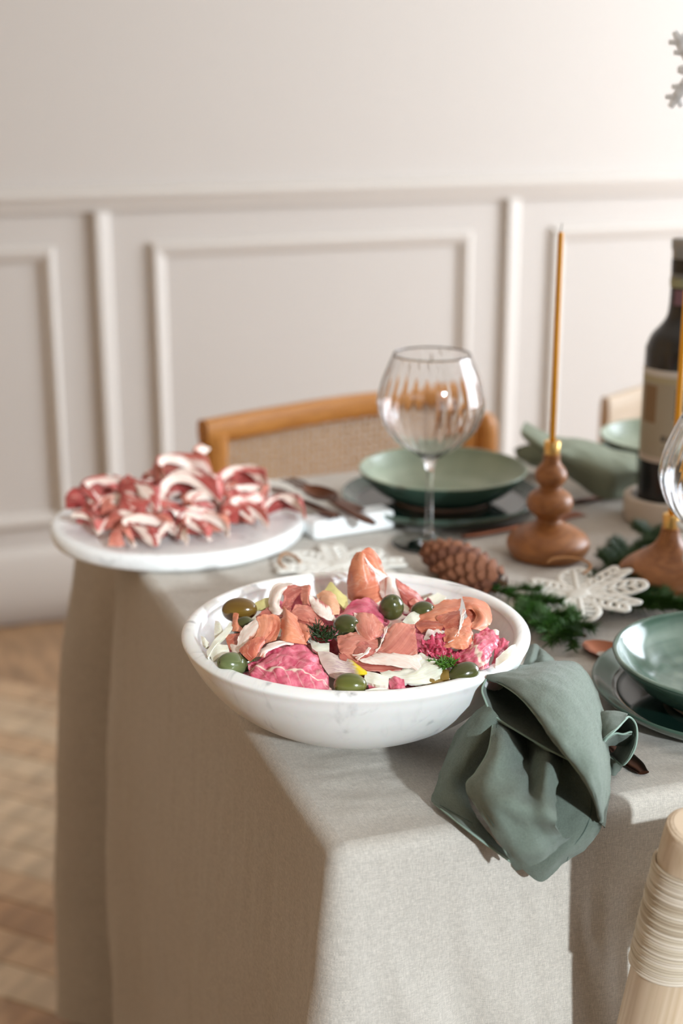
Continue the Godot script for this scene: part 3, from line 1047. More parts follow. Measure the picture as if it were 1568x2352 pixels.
func salad_pieces() -> void:
	leaf_thing("prosciutto_slice", "ham slice in a broad loop above the left pink leaf", "ham", M.ham_0, "ham slices folded into the salad", BOWL, [
		[[-80.4, 101.1, 0.1, -89.9, 99.1, 7.5, -96.6, 96.9, 13.3, -100.3, 94.7, 20.9, -102.3, 92.4, 26.3, -104.7, 91.2, 22.5, -105.5, 90.6, 16.8, -80.0, 100.5, 10.9, -89.4, 98.7, 18.1, -95.8, 96.4, 24.8, -99.5, 94.1, 29.6, -103.1, 91.7, 35.2, -106.7, 89.9, 34.6, -107.3, 89.6, 24.5, -82.3, 99.3, 17.3, -89.9, 97.1, 26.2, -95.1, 95.2, 31.5, -99.3, 93.1, 35.3, -103.1, 90.7, 37.4, -107.3, 89.2, 35.0, -107.6, 88.9, 25.0], 7, 0.0007, 0.0004, 90.0, 0.0016, 3, [Vector2(0.1, 0.97), Vector2(0.0, -0.27), Vector2(0.5, 0)], 26, 0.0000],
		[[-80.7, 101.1, 0.4, -81.8, 100.3, 12.5, -89.1, 97.1, 26.5, -96.8, 94.6, 34.2, -73.7, 102.3, -0.9, -77.8, 101.0, 15.9, -85.0, 98.2, 30.9, -92.7, 95.7, 38.6, -66.4, 102.2, -0.4, -70.1, 101.3, 11.5, -76.9, 99.1, 26.2, -85.3, 96.6, 36.3], 4, 0.0007, 0.0004, 90.0, 0.0016, 3, [Vector2(-0.1, 0.66), Vector2(0.18, -0.5), Vector2(0.1, 0)], 26, 0.0000],
		[[-67.2, 102.0, -1.0, -63.2, 100.5, 2.6, -63.8, 97.6, 10.1, -67.4, 95.1, 18.7, -73.2, 92.5, 27.2, -68.4, 99.5, 4.5, -67.3, 96.9, 8.2, -68.8, 94.9, 13.7, -73.0, 93.3, 20.5, -79.0, 91.9, 28.4, -70.3, 100.9, 10.5, -75.3, 96.9, 20.9, -78.6, 94.9, 24.3, -80.9, 93.6, 27.4, -83.9, 92.7, 31.2], 5, 0.0007, 0.0004, 90.0, 0.0016, 4, [Vector2(0.08, 0.1), Vector2(0.28, 0), Vector2(0, 0.55)], 26, 0.0000],
		[[-104.9, 93.6, 39.5, -98.9, 96.4, 35.7, -90.3, 98.2, 33.8, -83.3, 98.6, 32.5, -103.7, 91.8, 46.1, -99.3, 94.4, 46.0, -92.4, 96.2, 43.6, -85.0, 97.1, 36.6, -100.3, 88.6, 52.3, -96.5, 91.2, 52.1, -91.9, 93.6, 47.2, -85.9, 95.3, 37.4], 4, 0.0007, 0.0004, 90.0, 0.0016, 5, [Vector2(0.36, 0.1), Vector2(0.25, 0), Vector2(0, 0.5)], 26, 0.0000],
		[[-54.6, 102.2, -12.9, -62.1, 99.1, 5.8, -66.6, 95.8, 18.3, -69.8, 92.3, 26.6, -54.7, 104.5, -5.7, -60.2, 103.0, 14.6, -64.6, 99.4, 28.9, -68.4, 94.4, 36.4, -52.2, 102.8, 1.6, -55.7, 101.0, 21.0, -57.4, 97.4, 33.5, -57.8, 92.2, 40.0, -50.0, 99.8, 6.3, -51.7, 97.5, 20.6, -52.8, 94.6, 32.5, -52.7, 91.0, 39.2], 4, 0.0007, 0.0004, 90.0, 0.0016, 4, [Vector2(-0.08, 0.1), Vector2(0.25, 0), Vector2(0, 0.55)], 40, 0.0000],
		[[-51.0, 97.0, 6.4, -53.6, 95.8, 20.3, -53.8, 91.8, 34.7, -47.4, 97.2, 15.4, -50.0, 96.6, 28.8, -52.3, 92.6, 37.2, -43.6, 95.2, 21.0, -45.8, 95.0, 29.9, -49.8, 92.3, 33.7, -42.9, 93.0, 24.1, -45.9, 92.8, 29.7, -46.9, 92.7, 27.0], 3, 0.0007, 0.0004, 90.0, 0.0016, 14, [Vector2(0.08, 0.1), Vector2(0.28, 0), Vector2(0, 0.55)], 40, 0.0000],
		[[-105.5, 92.8, 2.7, -107.6, 90.8, 15.3, -107.8, 88.7, 25.7, -100.6, 94.1, 6.3, -102.5, 91.5, 16.4, -104.0, 88.9, 26.3, -93.8, 93.5, 6.2, -95.1, 91.0, 15.5, -97.4, 88.1, 26.6], 3, 0.0007, 0.0004, 90.0, 0.0016, 5, [Vector2(0.36, 0.1), Vector2(0.25, 0), Vector2(0, 0.5)], 26, 0.0000],
		[[-92.2, 99.8, -19.5, -96.7, 96.6, -10.8, -99.5, 93.6, 0.7, -90.1, 101.0, -14.2, -94.8, 97.7, -4.4, -95.9, 94.6, 5.8, -90.6, 98.7, -13.4, -92.3, 96.0, -3.1, -90.6, 93.5, 4.7], 3, 0.0007, 0.0004, 90.0, 0.0016, 6, [Vector2(-0.08, 0.1), Vector2(0.25, 0), Vector2(0, 0.55)], 26, 0.0000],
		[[-95.1, 89.5, 46.6, -88.6, 91.9, 39.6, -79.2, 93.4, 35.2, -69.3, 93.5, 35.1, -62.3, 91.9, 34.3, -92.1, 90.8, 49.8, -87.9, 92.9, 46.1, -80.3, 93.4, 43.1, -70.6, 93.7, 39.4, -62.7, 91.9, 37.1, -89.3, 89.9, 52.3, -86.1, 92.2, 47.4, -79.8, 92.7, 44.3, -70.4, 92.7, 38.6, -62.7, 91.3, 37.1], 5, 0.0007, 0.0004, 90.0, 0.0016, 7, [Vector2(0, 0.72), Vector2(1, 0), Vector2(0, 0.27)], 26, 0.0000]])
	leaf_thing("prosciutto_slice", "ham slice with a white fat band at the back left of the bowl", "ham", M.ham_1, "ham slices folded into the salad", BOWL, [
		[[-39.5, 108.2, -51.9, -47.7, 107.6, -52.0, -55.8, 105.3, -43.0, -61.8, 102.4, -27.9, -65.1, 100.4, -15.8, -63.6, 99.3, -7.0, -57.7, 99.6, -3.4, -37.6, 109.4, -44.0, -48.2, 108.5, -37.9, -55.6, 106.9, -29.5, -60.3, 104.9, -20.4, -62.2, 103.5, -11.3, -60.0, 102.1, -6.3, -54.9, 102.0, -6.3, -37.6, 108.6, -42.6, -47.3, 107.5, -34.9, -52.5, 105.9, -25.8, -56.3, 104.2, -18.2, -57.6, 103.0, -12.5, -55.9, 102.1, -10.3, -52.5, 101.8, -10.1], 7, 0.0007, 0.0004, 90.0, 0.0016, 8, [Vector2(0.1, 0.80), Vector2(0.0, 0.15), Vector2(0.5, 0)], 26, 0.0000],
		[[-37.5, 108.9, -43.8, -48.3, 107.2, -36.2, -49.6, 104.5, -26.0, -55.0, 101.8, -16.4, -33.8, 109.1, -40.8, -41.7, 106.6, -31.2, -46.3, 104.2, -23.0, -51.7, 101.4, -13.5, -30.8, 108.8, -35.8, -35.4, 106.3, -29.9, -41.5, 104.0, -23.2, -47.9, 101.4, -14.9], 4, 0.0007, 0.0004, 90.0, 0.0016, 9, [Vector2(0.36, 0.1), Vector2(0.25, 0), Vector2(0, 0.5)], 26, 0.0000],
		[[-31.7, 109.0, -37.0, -35.8, 105.2, -27.4, -38.2, 101.4, -17.0, -28.3, 110.7, -31.0, -32.8, 107.3, -20.4, -35.8, 103.1, -11.2, -27.3, 109.7, -28.3, -31.4, 106.2, -17.3, -34.4, 102.4, -9.9], 3, 0.0007, 0.0004, 90.0, 0.0016, 9, [Vector2(0.0, 0.1), Vector2(0.1, 0), Vector2(0, 0.5)], 26, 0.0000],
		[[-30.9, 106.6, -21.7, -34.0, 104.9, -11.1, -34.3, 101.4, -4.6, -26.2, 105.5, -11.5, -30.1, 103.5, 2.8, -32.9, 100.1, 8.3, -21.3, 102.1, -0.8, -25.2, 100.8, 10.3, -28.3, 98.2, 13.9, -21.1, 97.0, 14.3, -22.8, 97.2, 15.6, -23.7, 96.8, 14.3], 3, 0.0007, 0.0004, 90.0, 0.0016, 10, [Vector2(0, 0.72), Vector2(1, 0), Vector2(0, 0.27)], 40, 0.0000],
		[[-76.4, 95.9, -14.0, -66.9, 98.5, -20.5, -60.3, 99.6, -26.7, -68.0, 96.3, -1.6, -62.0, 98.2, -6.1, -57.0, 98.5, -11.5, -52.0, 99.7, -2.2, -50.0, 101.1, -8.4, -47.4, 101.8, -16.5], 3, 0.0007, 0.0004, 90.0, 0.0016, 10, [Vector2(0.36, 0.1), Vector2(0.25, 0), Vector2(0, 0.5)], 26, 0.0000],
		[[-52.2, 98.5, -1.7, -50.1, 100.4, -5.0, -44.3, 102.1, -14.4, -46.9, 98.0, 8.2, -43.1, 101.1, 2.2, -37.5, 102.6, -9.1, -39.8, 96.7, 14.8, -37.0, 99.1, 9.3, -33.3, 100.4, -4.5, -31.7, 94.8, 18.9, -31.9, 96.1, 14.8, -31.4, 97.3, 3.6], 3, 0.0007, 0.0004, 90.0, 0.0016, 11, [Vector2(0.08, 0.1), Vector2(0.28, 0), Vector2(0, 0.55)], 40, 0.0000],
		[[-51.4, 96.3, 1.6, -45.6, 97.8, 1.4, -39.7, 97.3, 3.3, -49.2, 94.3, 15.2, -45.0, 96.0, 16.3, -38.4, 96.0, 13.3, -41.7, 93.2, 17.6, -40.1, 93.8, 18.3, -34.9, 93.9, 16.6], 3, 0.0007, 0.0004, 90.0, 0.0016, 12, [Vector2(0.36, 0.1), Vector2(0.25, 0), Vector2(0, 0.5)], 26, 0.0000]])
	leaf_thing("prosciutto_slice", "small pale orange ham fold between the left slices and the upright slice", "ham", M.ham_2, "ham slices folded into the salad", BOWL, [
		[[-21.2, 101.8, -32.2, -24.6, 99.0, -16.4, -26.8, 95.9, -1.5, -13.7, 104.3, -31.4, -17.9, 102.1, -10.6, -22.4, 97.6, 5.0, -9.1, 102.8, -22.2, -12.5, 100.7, -7.1, -15.4, 97.3, 3.8, -8.5, 98.6, -11.7, -11.3, 97.9, -3.7, -13.9, 96.5, 2.4], 3, 0.0007, 0.0004, 90.0, 0.0016, 11, [Vector2(-0.08, 0.1), Vector2(0.25, 0), Vector2(0, 0.55)], 40, 0.0000]])
	leaf_thing("prosciutto_slice", "tall upright ham slice standing above the far rim of the bowl", "ham", M.ham_0, "ham slices folded into the salad", BOWL, [
		[[15.3, 86.0, -57.2, 14.3, 98.4, -58.6, 16.1, 112.6, -58.0, 21.4, 124.1, -56.1, 16.8, 84.2, -47.7, 16.8, 100.5, -44.7, 19.3, 115.1, -45.8, 23.0, 127.1, -49.5, 26.9, 84.9, -42.2, 24.2, 100.8, -38.1, 23.5, 113.6, -42.3, 24.1, 125.1, -48.1, 38.9, 86.8, -41.9, 34.6, 100.8, -42.4, 30.3, 111.6, -45.9, 26.7, 122.1, -50.2], 4, 0.0007, 0.0004, 90.0, 0.0016, 12, [Vector2(-0.08, 0.1), Vector2(0.25, 0), Vector2(0, 0.55)], 40, 0.0000],
		[[23.2, 125.6, -53.4, 26.4, 119.5, -53.3, 30.0, 111.1, -51.0, 30.3, 129.3, -51.9, 33.2, 119.5, -50.9, 36.9, 110.0, -48.6, 37.8, 122.3, -54.3, 41.5, 113.9, -52.0, 44.5, 104.9, -48.9], 3, 0.0007, 0.0004, 90.0, 0.0016, 13, [Vector2(-0.08, 0.1), Vector2(0.25, 0), Vector2(0, 0.55)], 26, 0.0000],
		[[23.0, 125.5, -46.4, 28.0, 115.7, -42.7, 36.1, 107.7, -40.8, 26.5, 121.7, -46.2, 32.5, 113.9, -43.1, 42.2, 107.5, -42.7], 3, 0.0007, 0.0004, 90.0, 0.0016, 13, [Vector2(0, 0.72), Vector2(1, 0), Vector2(0, 0.27)], 26, 0.0000]])
	leaf_thing("prosciutto_slice", "crumpled ham slice behind the raised green olive", "ham", M.ham_1, "ham slices folded into the salad", BOWL, [
		[[35.1, 102.9, -40.9, 35.1, 94.1, -37.9, 38.7, 85.7, -35.7, 40.1, 108.9, -34.1, 40.4, 101.9, -29.1, 44.1, 93.6, -29.8, 46.3, 106.4, -32.9, 46.1, 100.5, -28.1, 48.9, 91.4, -28.1], 3, 0.0007, 0.0004, 90.0, 0.0016, 14, [Vector2(0.1, 0.70), Vector2(0.3, 0.12), Vector2(0.1, 0.1)], 26, 0.0000],
		[[45.9, 107.8, -32.1, 45.7, 100.8, -27.2, 49.0, 90.3, -28.1, 52.1, 102.1, -30.9, 51.1, 96.5, -25.3, 52.9, 86.0, -26.7, 62.0, 96.1, -30.4, 60.0, 90.0, -25.2, 59.9, 79.4, -27.2, 71.5, 84.7, -30.0, 71.9, 82.4, -26.9, 73.7, 81.2, -28.3], 3, 0.0007, 0.0004, 90.0, 0.0016, 15, [Vector2(0.36, 0.1), Vector2(0.25, 0), Vector2(0, 0.5)], 40, 0.0000],
		[[54.1, 89.9, -24.3, 55.7, 85.9, -22.7, 54.5, 81.4, -25.1, 58.1, 92.8, -20.8, 59.8, 87.7, -19.3, 59.0, 81.2, -22.6, 64.1, 88.5, -21.7, 64.8, 85.6, -20.5, 64.6, 81.0, -22.6], 3, 0.0007, 0.0004, 90.0, 0.0016, 16, [Vector2(-0.08, 0.1), Vector2(0.25, 0), Vector2(0, 0.55)], 26, 0.0000]])
	leaf_thing("prosciutto_slice", "flat square-cornered ham slice folded over at the centre front", "ham", M.ham_1, "ham slices folded into the salad", BOWL, [
		[[-6.1, 100.5, 12.7, -10.2, 98.4, 25.0, -12.9, 96.3, 35.1, -13.4, 91.9, 54.6, -1.3, 102.6, 17.6, -6.2, 100.5, 32.4, -10.1, 97.7, 45.7, -8.8, 94.2, 55.8, 6.0, 101.3, 24.4, -0.2, 99.8, 38.2, -5.1, 97.0, 51.1, -4.1, 94.9, 53.9, 10.0, 96.2, 40.4, 5.9, 95.9, 46.4, 1.4, 94.9, 50.2, -1.3, 93.8, 51.9], 4, 0.0007, 0.0004, 90.0, 0.0016, 15, [Vector2(-0.05, 0.76), Vector2(0.05, -0.65), Vector2(0.25, 0)], 40, 0.0000],
		[[9.7, 97.3, 43.3, 2.2, 94.9, 56.1, -5.6, 92.5, 65.8, -11.8, 90.6, 70.5, 18.0, 99.3, 41.7, 9.2, 97.0, 56.1, 0.7, 94.3, 70.2, -4.2, 91.4, 77.8, 24.3, 99.3, 44.0, 16.4, 97.0, 58.7, 8.9, 94.0, 74.8, 5.3, 90.8, 84.1, 31.5, 98.2, 43.6, 26.0, 95.9, 59.1, 20.8, 93.2, 74.3, 16.4, 90.0, 86.4], 4, 0.0007, 0.0003, 90.0, 0.0016, 16, [Vector2(0.0, 0.70), Vector2(0.12, -0.35), Vector2(0.14, -0.2)], 40, 0.0000],
		[[-28.5, 93.0, 37.5, -33.8, 91.4, 55.6, -34.2, 90.1, 65.1, -28.2, 88.5, 78.5, -20.8, 95.0, 38.7, -26.3, 93.9, 56.9, -26.1, 91.9, 67.5, -23.9, 89.6, 80.3, -11.6, 95.1, 38.6, -15.4, 94.6, 54.4, -17.1, 92.6, 67.2, -17.9, 90.6, 80.0, -2.2, 93.8, 51.6, -4.4, 93.1, 59.9, -7.6, 91.8, 68.6, -10.3, 90.8, 75.6], 4, 0.0007, 0.0004, 90.0, 0.0016, 17, [Vector2(-0.08, 0.1), Vector2(0.25, 0), Vector2(0, 0.55)], 40, 0.0000],
		[[-27.0, 91.9, 64.4, -21.6, 93.6, 60.3, -13.3, 94.2, 57.0, -27.4, 90.1, 76.5, -20.7, 92.7, 74.1, -10.7, 93.2, 66.0, -21.6, 89.9, 79.4, -15.7, 92.0, 76.6, -9.8, 92.2, 71.5], 3, 0.0007, 0.0004, 90.0, 0.0016, 17, [Vector2(0.36, 0.1), Vector2(0.25, 0), Vector2(0, 0.5)], 26, 0.0000],
		[[-29.2, 91.4, 71.7, -23.0, 92.4, 75.0, -15.3, 94.0, 69.0, -27.8, 90.5, 80.1, -21.0, 93.1, 77.7, -13.9, 94.4, 70.5], 3, 0.0007, 0.0004, 90.0, 0.0016, 27, [Vector2(0, 0.72), Vector2(1, 0), Vector2(0, 0.27)], 26, 0.0000],
		[[-27.2, 90.2, 75.7, -25.1, 90.0, 83.6, -13.0, 89.5, 90.4, 5.2, 87.5, 101.6, -12.1, 92.4, 72.5, -10.0, 93.0, 82.4, -2.5, 91.8, 91.1, 7.8, 88.1, 105.0, -2.0, 92.3, 79.7, 3.7, 92.7, 85.4, 8.9, 91.7, 92.4, 11.6, 87.8, 104.8, 11.8, 91.1, 85.2, 15.0, 91.4, 87.3, 17.8, 90.7, 89.1, 13.7, 87.2, 100.1], 4, 0.0007, 0.0004, 90.0, 0.0016, 18, [Vector2(0, 0.72), Vector2(1, 0), Vector2(0, 0.27)], 40, 0.0000],
		[[7.8, 97.7, 43.6, 1.0, 96.0, 55.9, -8.0, 93.3, 69.6, -14.1, 91.9, 74.5, 9.4, 97.9, 43.1, 1.9, 96.0, 56.2, -6.1, 93.8, 67.7, -12.0, 92.1, 74.3], 4, 0.0007, 0.0004, 90.0, 0.0016, 28, [Vector2(0, 0.72), Vector2(1, 0), Vector2(0, 0.27)], 26, 0.0000],
		[[-35.7, 90.8, 61.1, -37.6, 89.1, 69.1, -25.3, 89.2, 78.8, -26.2, 87.2, 89.0, -9.4, 88.9, 86.2, -13.0, 86.8, 95.7, 8.5, 86.8, 97.3, 6.9, 86.1, 100.1], 2, 0.0007, 0.0004, 90.0, 0.0016, 19, [Vector2(0.36, 0.1), Vector2(0.25, 0), Vector2(0, 0.5)], 40, 0.0000]])
	leaf_thing("prosciutto_slice", "ruffled ham slice heaped above the pink leaves on the right", "ham", M.ham_0, "ham slices folded into the salad", BOWL, [
		[[39.5, 96.3, 25.2, 38.3, 95.9, 35.3, 38.3, 94.4, 45.5, 53.4, 100.6, 19.2, 50.5, 99.9, 36.1, 49.5, 97.3, 46.0, 69.6, 102.9, 16.3, 63.4, 102.4, 33.2, 57.2, 99.1, 45.1, 80.6, 103.2, 18.4, 72.8, 102.4, 33.6, 64.1, 99.8, 43.8], 3, 0.0007, 0.0004, 90.0, 0.0016, 20, [Vector2(-0.08, 0.1), Vector2(0.25, 0), Vector2(0, 0.55)], 40, 0.0000],
		[[82.5, 103.7, 16.5, 90.5, 103.5, 20.5, 95.7, 101.7, 26.1, 97.1, 98.7, 36.1, 93.0, 97.0, 49.0, 86.4, 96.2, 59.3, 75.8, 95.5, 67.3, 77.9, 103.9, 30.6, 82.4, 104.7, 36.1, 84.4, 103.4, 43.5, 83.3, 101.6, 52.6, 80.3, 100.2, 59.1, 74.9, 98.7, 64.6, 68.7, 97.7, 67.9, 76.0, 101.7, 38.5, 79.8, 101.8, 39.5, 81.6, 100.2, 42.7, 80.9, 98.8, 46.8, 77.4, 98.0, 52.1, 73.4, 98.0, 56.4, 69.2, 97.8, 58.7], 7, 0.0007, 0.0004, 90.0, 0.0016, 21, [Vector2(0.1, 0.1), Vector2(0.05, 0.4), Vector2(-0.3, 0.0)], 26, 0.0000],
		[[77.5, 100.5, 34.1, 74.9, 98.4, 43.7, 70.8, 96.4, 55.3, 82.7, 100.0, 35.6, 80.3, 97.7, 43.6, 74.6, 96.4, 53.8, 83.5, 98.4, 43.8, 81.9, 97.6, 47.4, 77.7, 96.4, 52.1], 3, 0.0007, 0.0004, 90.0, 0.0016, 22, [Vector2(0.36, 0.1), Vector2(0.25, 0), Vector2(0, 0.5)], 26, 0.0000],
		[[49.7, 99.4, 41.0, 49.1, 98.3, 52.0, 50.1, 97.0, 59.4, 60.5, 101.9, 37.5, 56.8, 101.2, 50.9, 53.8, 98.8, 62.8, 70.0, 103.2, 40.0, 64.0, 102.3, 53.6, 57.3, 99.1, 67.8], 3, 0.0007, 0.0004, 90.0, 0.0016, 22, [Vector2(0.36, 0.1), Vector2(0.25, 0), Vector2(0, 0.5)], 26, 0.0000],
		[[50.8, 97.3, 57.8, 45.1, 94.5, 67.5, 39.0, 90.6, 79.7, 55.0, 98.4, 62.2, 48.6, 96.7, 74.6, 44.5, 92.5, 83.1, 63.6, 100.5, 57.0, 55.0, 98.1, 75.3, 50.0, 92.5, 88.1, 71.7, 101.2, 50.5, 63.4, 98.1, 72.6, 55.5, 91.9, 87.2, 73.0, 99.1, 53.6, 67.4, 96.6, 70.1, 64.5, 92.5, 78.6], 3, 0.0007, 0.0012, 90.0, 0.0016, 23, [Vector2(-0.08, 0.1), Vector2(0.25, 0), Vector2(0, 0.55)], 40, 0.0000],
		[[72.2, 104.3, 40.3, 65.0, 103.2, 53.5, 58.3, 100.4, 66.0, 50.0, 97.0, 76.1, 43.8, 94.7, 77.6, 74.4, 103.7, 41.6, 66.7, 103.0, 53.6, 58.9, 99.8, 67.5, 50.3, 96.5, 77.9, 44.0, 94.3, 78.4], 5, 0.0007, 0.0004, 90.0, 0.0016, 24, [Vector2(0, 0.72), Vector2(1, 0), Vector2(0, 0.27)], 26, 0.0000],
		[[34.7, 96.6, 35.9, 31.8, 95.5, 46.1, 33.1, 94.3, 53.0, 43.4, 97.9, 40.7, 40.4, 98.0, 50.4, 40.2, 96.4, 55.8, 52.3, 97.8, 49.9, 49.6, 97.7, 55.5, 46.5, 96.4, 58.0], 3, 0.0007, 0.0004, 90.0, 0.0016, 23, [Vector2(0.4, 0.72), Vector2(0.1, 0.0), Vector2(0.0, -0.4)], 26, 0.0000],
		[[35.8, 95.5, 50.4, 38.1, 95.2, 55.8, 43.0, 97.0, 54.0, 43.7, 95.9, 59.8, 49.0, 94.8, 64.3, 47.2, 93.8, 66.3], 2, 0.0007, 0.0004, 90.0, 0.0016, 25, [Vector2(0, 0.72), Vector2(1, 0), Vector2(0, 0.27)], 26, 0.0000]])
	leaf_thing("radicchio_leaf", "large puckered pink radicchio leaf with a white rib at the front left", "salad leaf", M.radicchio_0, "radicchio leaves in the salad", BOWL, [
		[[-98.5, 84.3, 42.6, -101.3, 84.2, 50.8, -103.3, 83.0, 56.2, -104.7, 81.0, 60.2, -88.0, 87.8, 43.4, -90.7, 88.7, 61.2, -93.8, 87.1, 74.3, -95.7, 82.3, 77.7, -68.2, 90.9, 28.5, -74.3, 91.8, 56.5, -80.3, 89.5, 78.5, -83.7, 82.2, 91.7, -55.5, 90.1, 34.4, -61.4, 90.8, 60.7, -65.7, 88.8, 81.7, -70.3, 80.7, 98.0, -47.3, 86.5, 43.8, -50.3, 84.4, 62.2, -51.9, 82.5, 80.0, -53.8, 77.1, 98.0], 4, 0.0009, 0.0036, 70.0, 0.0015, 24, [Vector2(-0.16, 0.30), Vector2(0.9, -0.35), Vector2(0.3, 0.62)], 40, 0.0000]])
	leaf_thing("radicchio_leaf", "arched pink radicchio leaf behind the two dark green olives", "salad leaf", M.radicchio_0, "radicchio leaves in the salad", BOWL, [
		[[-36.4, 88.7, 31.2, -32.3, 91.2, 34.0, -27.0, 92.3, 30.5, -20.3, 94.8, 11.5, -19.7, 96.3, 18.5, -17.6, 95.9, 21.2, -4.9, 99.9, -5.7, -7.7, 100.3, 7.9, -7.6, 98.1, 16.4, 9.8, 102.5, -11.0, 4.7, 102.1, 5.6, 1.6, 99.2, 16.8, 18.8, 101.1, -3.7, 13.4, 100.7, 10.5, 7.4, 97.7, 23.5, 17.7, 96.4, 11.7, 15.1, 95.9, 21.3, 10.3, 94.8, 30.9], 3, 0.0009, 0.0020, 60.0, 0.0015, 25, [Vector2(0.3, 0.75), Vector2(0.5, 0), Vector2(0, 0.25)], 40, 0.0000]])
	leaf_thing("radicchio_leaf", "tightly crinkled purple radicchio leaf right of the square ham slice", "salad leaf", M.radicchio_1, "radicchio leaves in the salad", BOWL, [
		[[21.2, 88.7, 77.2, 22.4, 88.6, 84.0, 26.5, 87.9, 88.8, 31.7, 86.9, 93.1, 33.7, 92.7, 64.1, 30.7, 92.5, 78.6, 33.4, 91.1, 86.6, 36.2, 87.7, 96.7, 44.7, 93.2, 62.5, 41.2, 92.8, 77.8, 40.8, 90.7, 88.2, 39.0, 86.8, 101.9, 46.9, 90.9, 69.4, 46.9, 90.3, 81.2, 47.0, 88.9, 88.2, 43.7, 86.2, 98.1], 4, 0.0009, 0.0075, 150.0, 0.0015, 26, [Vector2(0.3, 0.55), Vector2(0.5, 0.1), Vector2(0.1, 0.4)], 40, 0.0000]])
	leaf_thing("radicchio_leaf", "upright pink radicchio leaf below the ruffled ham on the right", "salad leaf", M.radicchio_0, "radicchio leaves in the salad", BOWL, [
		[[52.3, 90.3, 83.1, 46.8, 88.9, 90.8, 43.3, 86.6, 98.9, 48.2, 85.3, 103.9, 60.4, 92.4, 80.8, 53.5, 92.2, 93.9, 50.2, 89.5, 103.8, 51.9, 85.3, 111.4, 75.7, 95.9, 65.4, 65.8, 94.9, 86.9, 59.9, 91.6, 102.3, 55.2, 84.8, 115.1, 84.8, 95.1, 63.9, 77.8, 94.1, 83.6, 70.6, 91.1, 96.9, 60.7, 85.2, 111.9, 85.4, 90.8, 74.7, 80.1, 89.5, 85.5, 72.2, 87.4, 95.9, 64.5, 84.4, 105.9], 4, 0.0009, 0.0030, 80.0, 0.0015, 27, [Vector2(0.9, 0.35), Vector2(-0.15, 0.5), Vector2(-0.9, -0.1)], 40, 0.0000]])
	leaf_thing("radicchio_leaf", "dark crimson radicchio leaf against the right inside of the bowl", "salad leaf", M.radicchio_1, "radicchio leaves in the salad", BOWL, [
		[[86.7, 90.5, 71.4, 78.0, 87.7, 88.0, 64.5, 83.3, 108.3, 91.8, 90.8, 74.1, 80.4, 87.7, 91.6, 67.8, 83.6, 107.8, 95.7, 87.9, 76.0, 85.6, 86.2, 89.5, 73.4, 83.8, 100.1], 3, 0.0009, 0.0030, 60.0, 0.0015, 28, [Vector2(0.5, 0.6), Vector2(0.3, 0.1), Vector2(0.1, 0.3)], 26, 0.0000]])
	leaf_thing("radicchio_leaf", "small folded pink radicchio piece at the front rim right of centre", "salad leaf", M.radicchio_0, "radicchio leaves in the salad", BOWL, [
		[[-11.9, 84.0, 101.6, -16.0, 82.0, 113.4, -16.4, 78.7, 118.3, -7.6, 85.5, 104.4, -11.5, 84.6, 116.7, -12.5, 80.1, 121.8, -3.5, 83.7, 106.3, -5.6, 82.7, 116.5, -5.1, 79.2, 119.8], 3, 0.0009, 0.0015, 60.0, 0.0015, 29, [Vector2(0.5, 0.6), Vector2(0.3, 0.1), Vector2(0.1, 0.3)], 26, 0.0000],
		[[-28.6, 81.3, 103.6, -29.9, 79.6, 112.1, -20.2, 82.4, 106.9, -23.1, 79.7, 117.0, -13.6, 81.1, 109.8, -16.0, 79.2, 118.6], 2, 0.0009, 0.0010, 60.0, 0.0015, 30, [Vector2(0.3, 0.75), Vector2(0.2, 0.0), Vector2(0.0, 0.2)], 26, 0.0000]])
	leaf_thing("radicchio_leaf", "narrow pink radicchio strip beside the right edge of the square ham slice", "salad leaf", M.radicchio_0, "radicchio leaves in the salad", BOWL, [
		[[29.4, 93.0, 49.6, 24.7, 91.6, 63.5, 21.6, 88.8, 73.8, 32.2, 93.2, 55.3, 28.5, 92.4, 66.8, 25.4, 89.6, 74.3, 34.2, 90.9, 59.3, 31.7, 89.8, 66.6, 28.9, 88.8, 70.9], 3, 0.0009, 0.0010, 60.0, 0.0015, 31, [Vector2(0.5, 0.65), Vector2(0.3, 0.1), Vector2(0.1, 0.3)], 26, 0.0000]])
	leaf_thing("chicory_leaf", "chicory leaf with violet lines and a yellow tip at the front", "chicory", M.chicory, "fennel and chicory pieces in the salad", BOWL, [
		[[-47.9, 88.4, 48.5, -50.7, 85.9, 66.0, -49.7, 81.9, 81.3, -40.6, 89.4, 54.9, -43.8, 88.2, 74.4, -45.8, 82.0, 87.7, -34.8, 88.6, 66.8, -37.1, 88.1, 83.3, -36.0, 83.4, 90.1, -31.2, 89.9, 76.0, -32.3, 89.5, 89.7, -32.3, 86.2, 95.0, -26.1, 87.0, 92.7, -26.1, 86.6, 95.1, -26.6, 85.8, 95.9], 3, 0.0012, 0.0004, 90.0, 0.0003, 32, [], 40, 0.0000]])
	leaf_thing("chicory_leaf", "large white chicory heart spreading right below the square ham slice", "chicory", M.fennel, "fennel and chicory pieces in the salad", BOWL, [
		[[-15.8, 85.4, 92.8, -15.3, 84.9, 99.0, -6.3, 82.6, 111.0, -0.1, 87.2, 95.3, 2.2, 86.4, 109.0, 6.5, 82.7, 117.8, 19.4, 90.0, 81.4, 16.4, 89.0, 103.3, 18.4, 83.6, 117.4, 26.0, 88.9, 89.8, 25.6, 89.4, 104.9, 25.1, 85.9, 110.9, 34.9, 87.1, 96.1, 34.8, 87.0, 99.6, 31.5, 85.3, 104.2], 3, 0.0022, 0.0012, 90.0, 0.0003, 33, [], 40, 0.0000]])
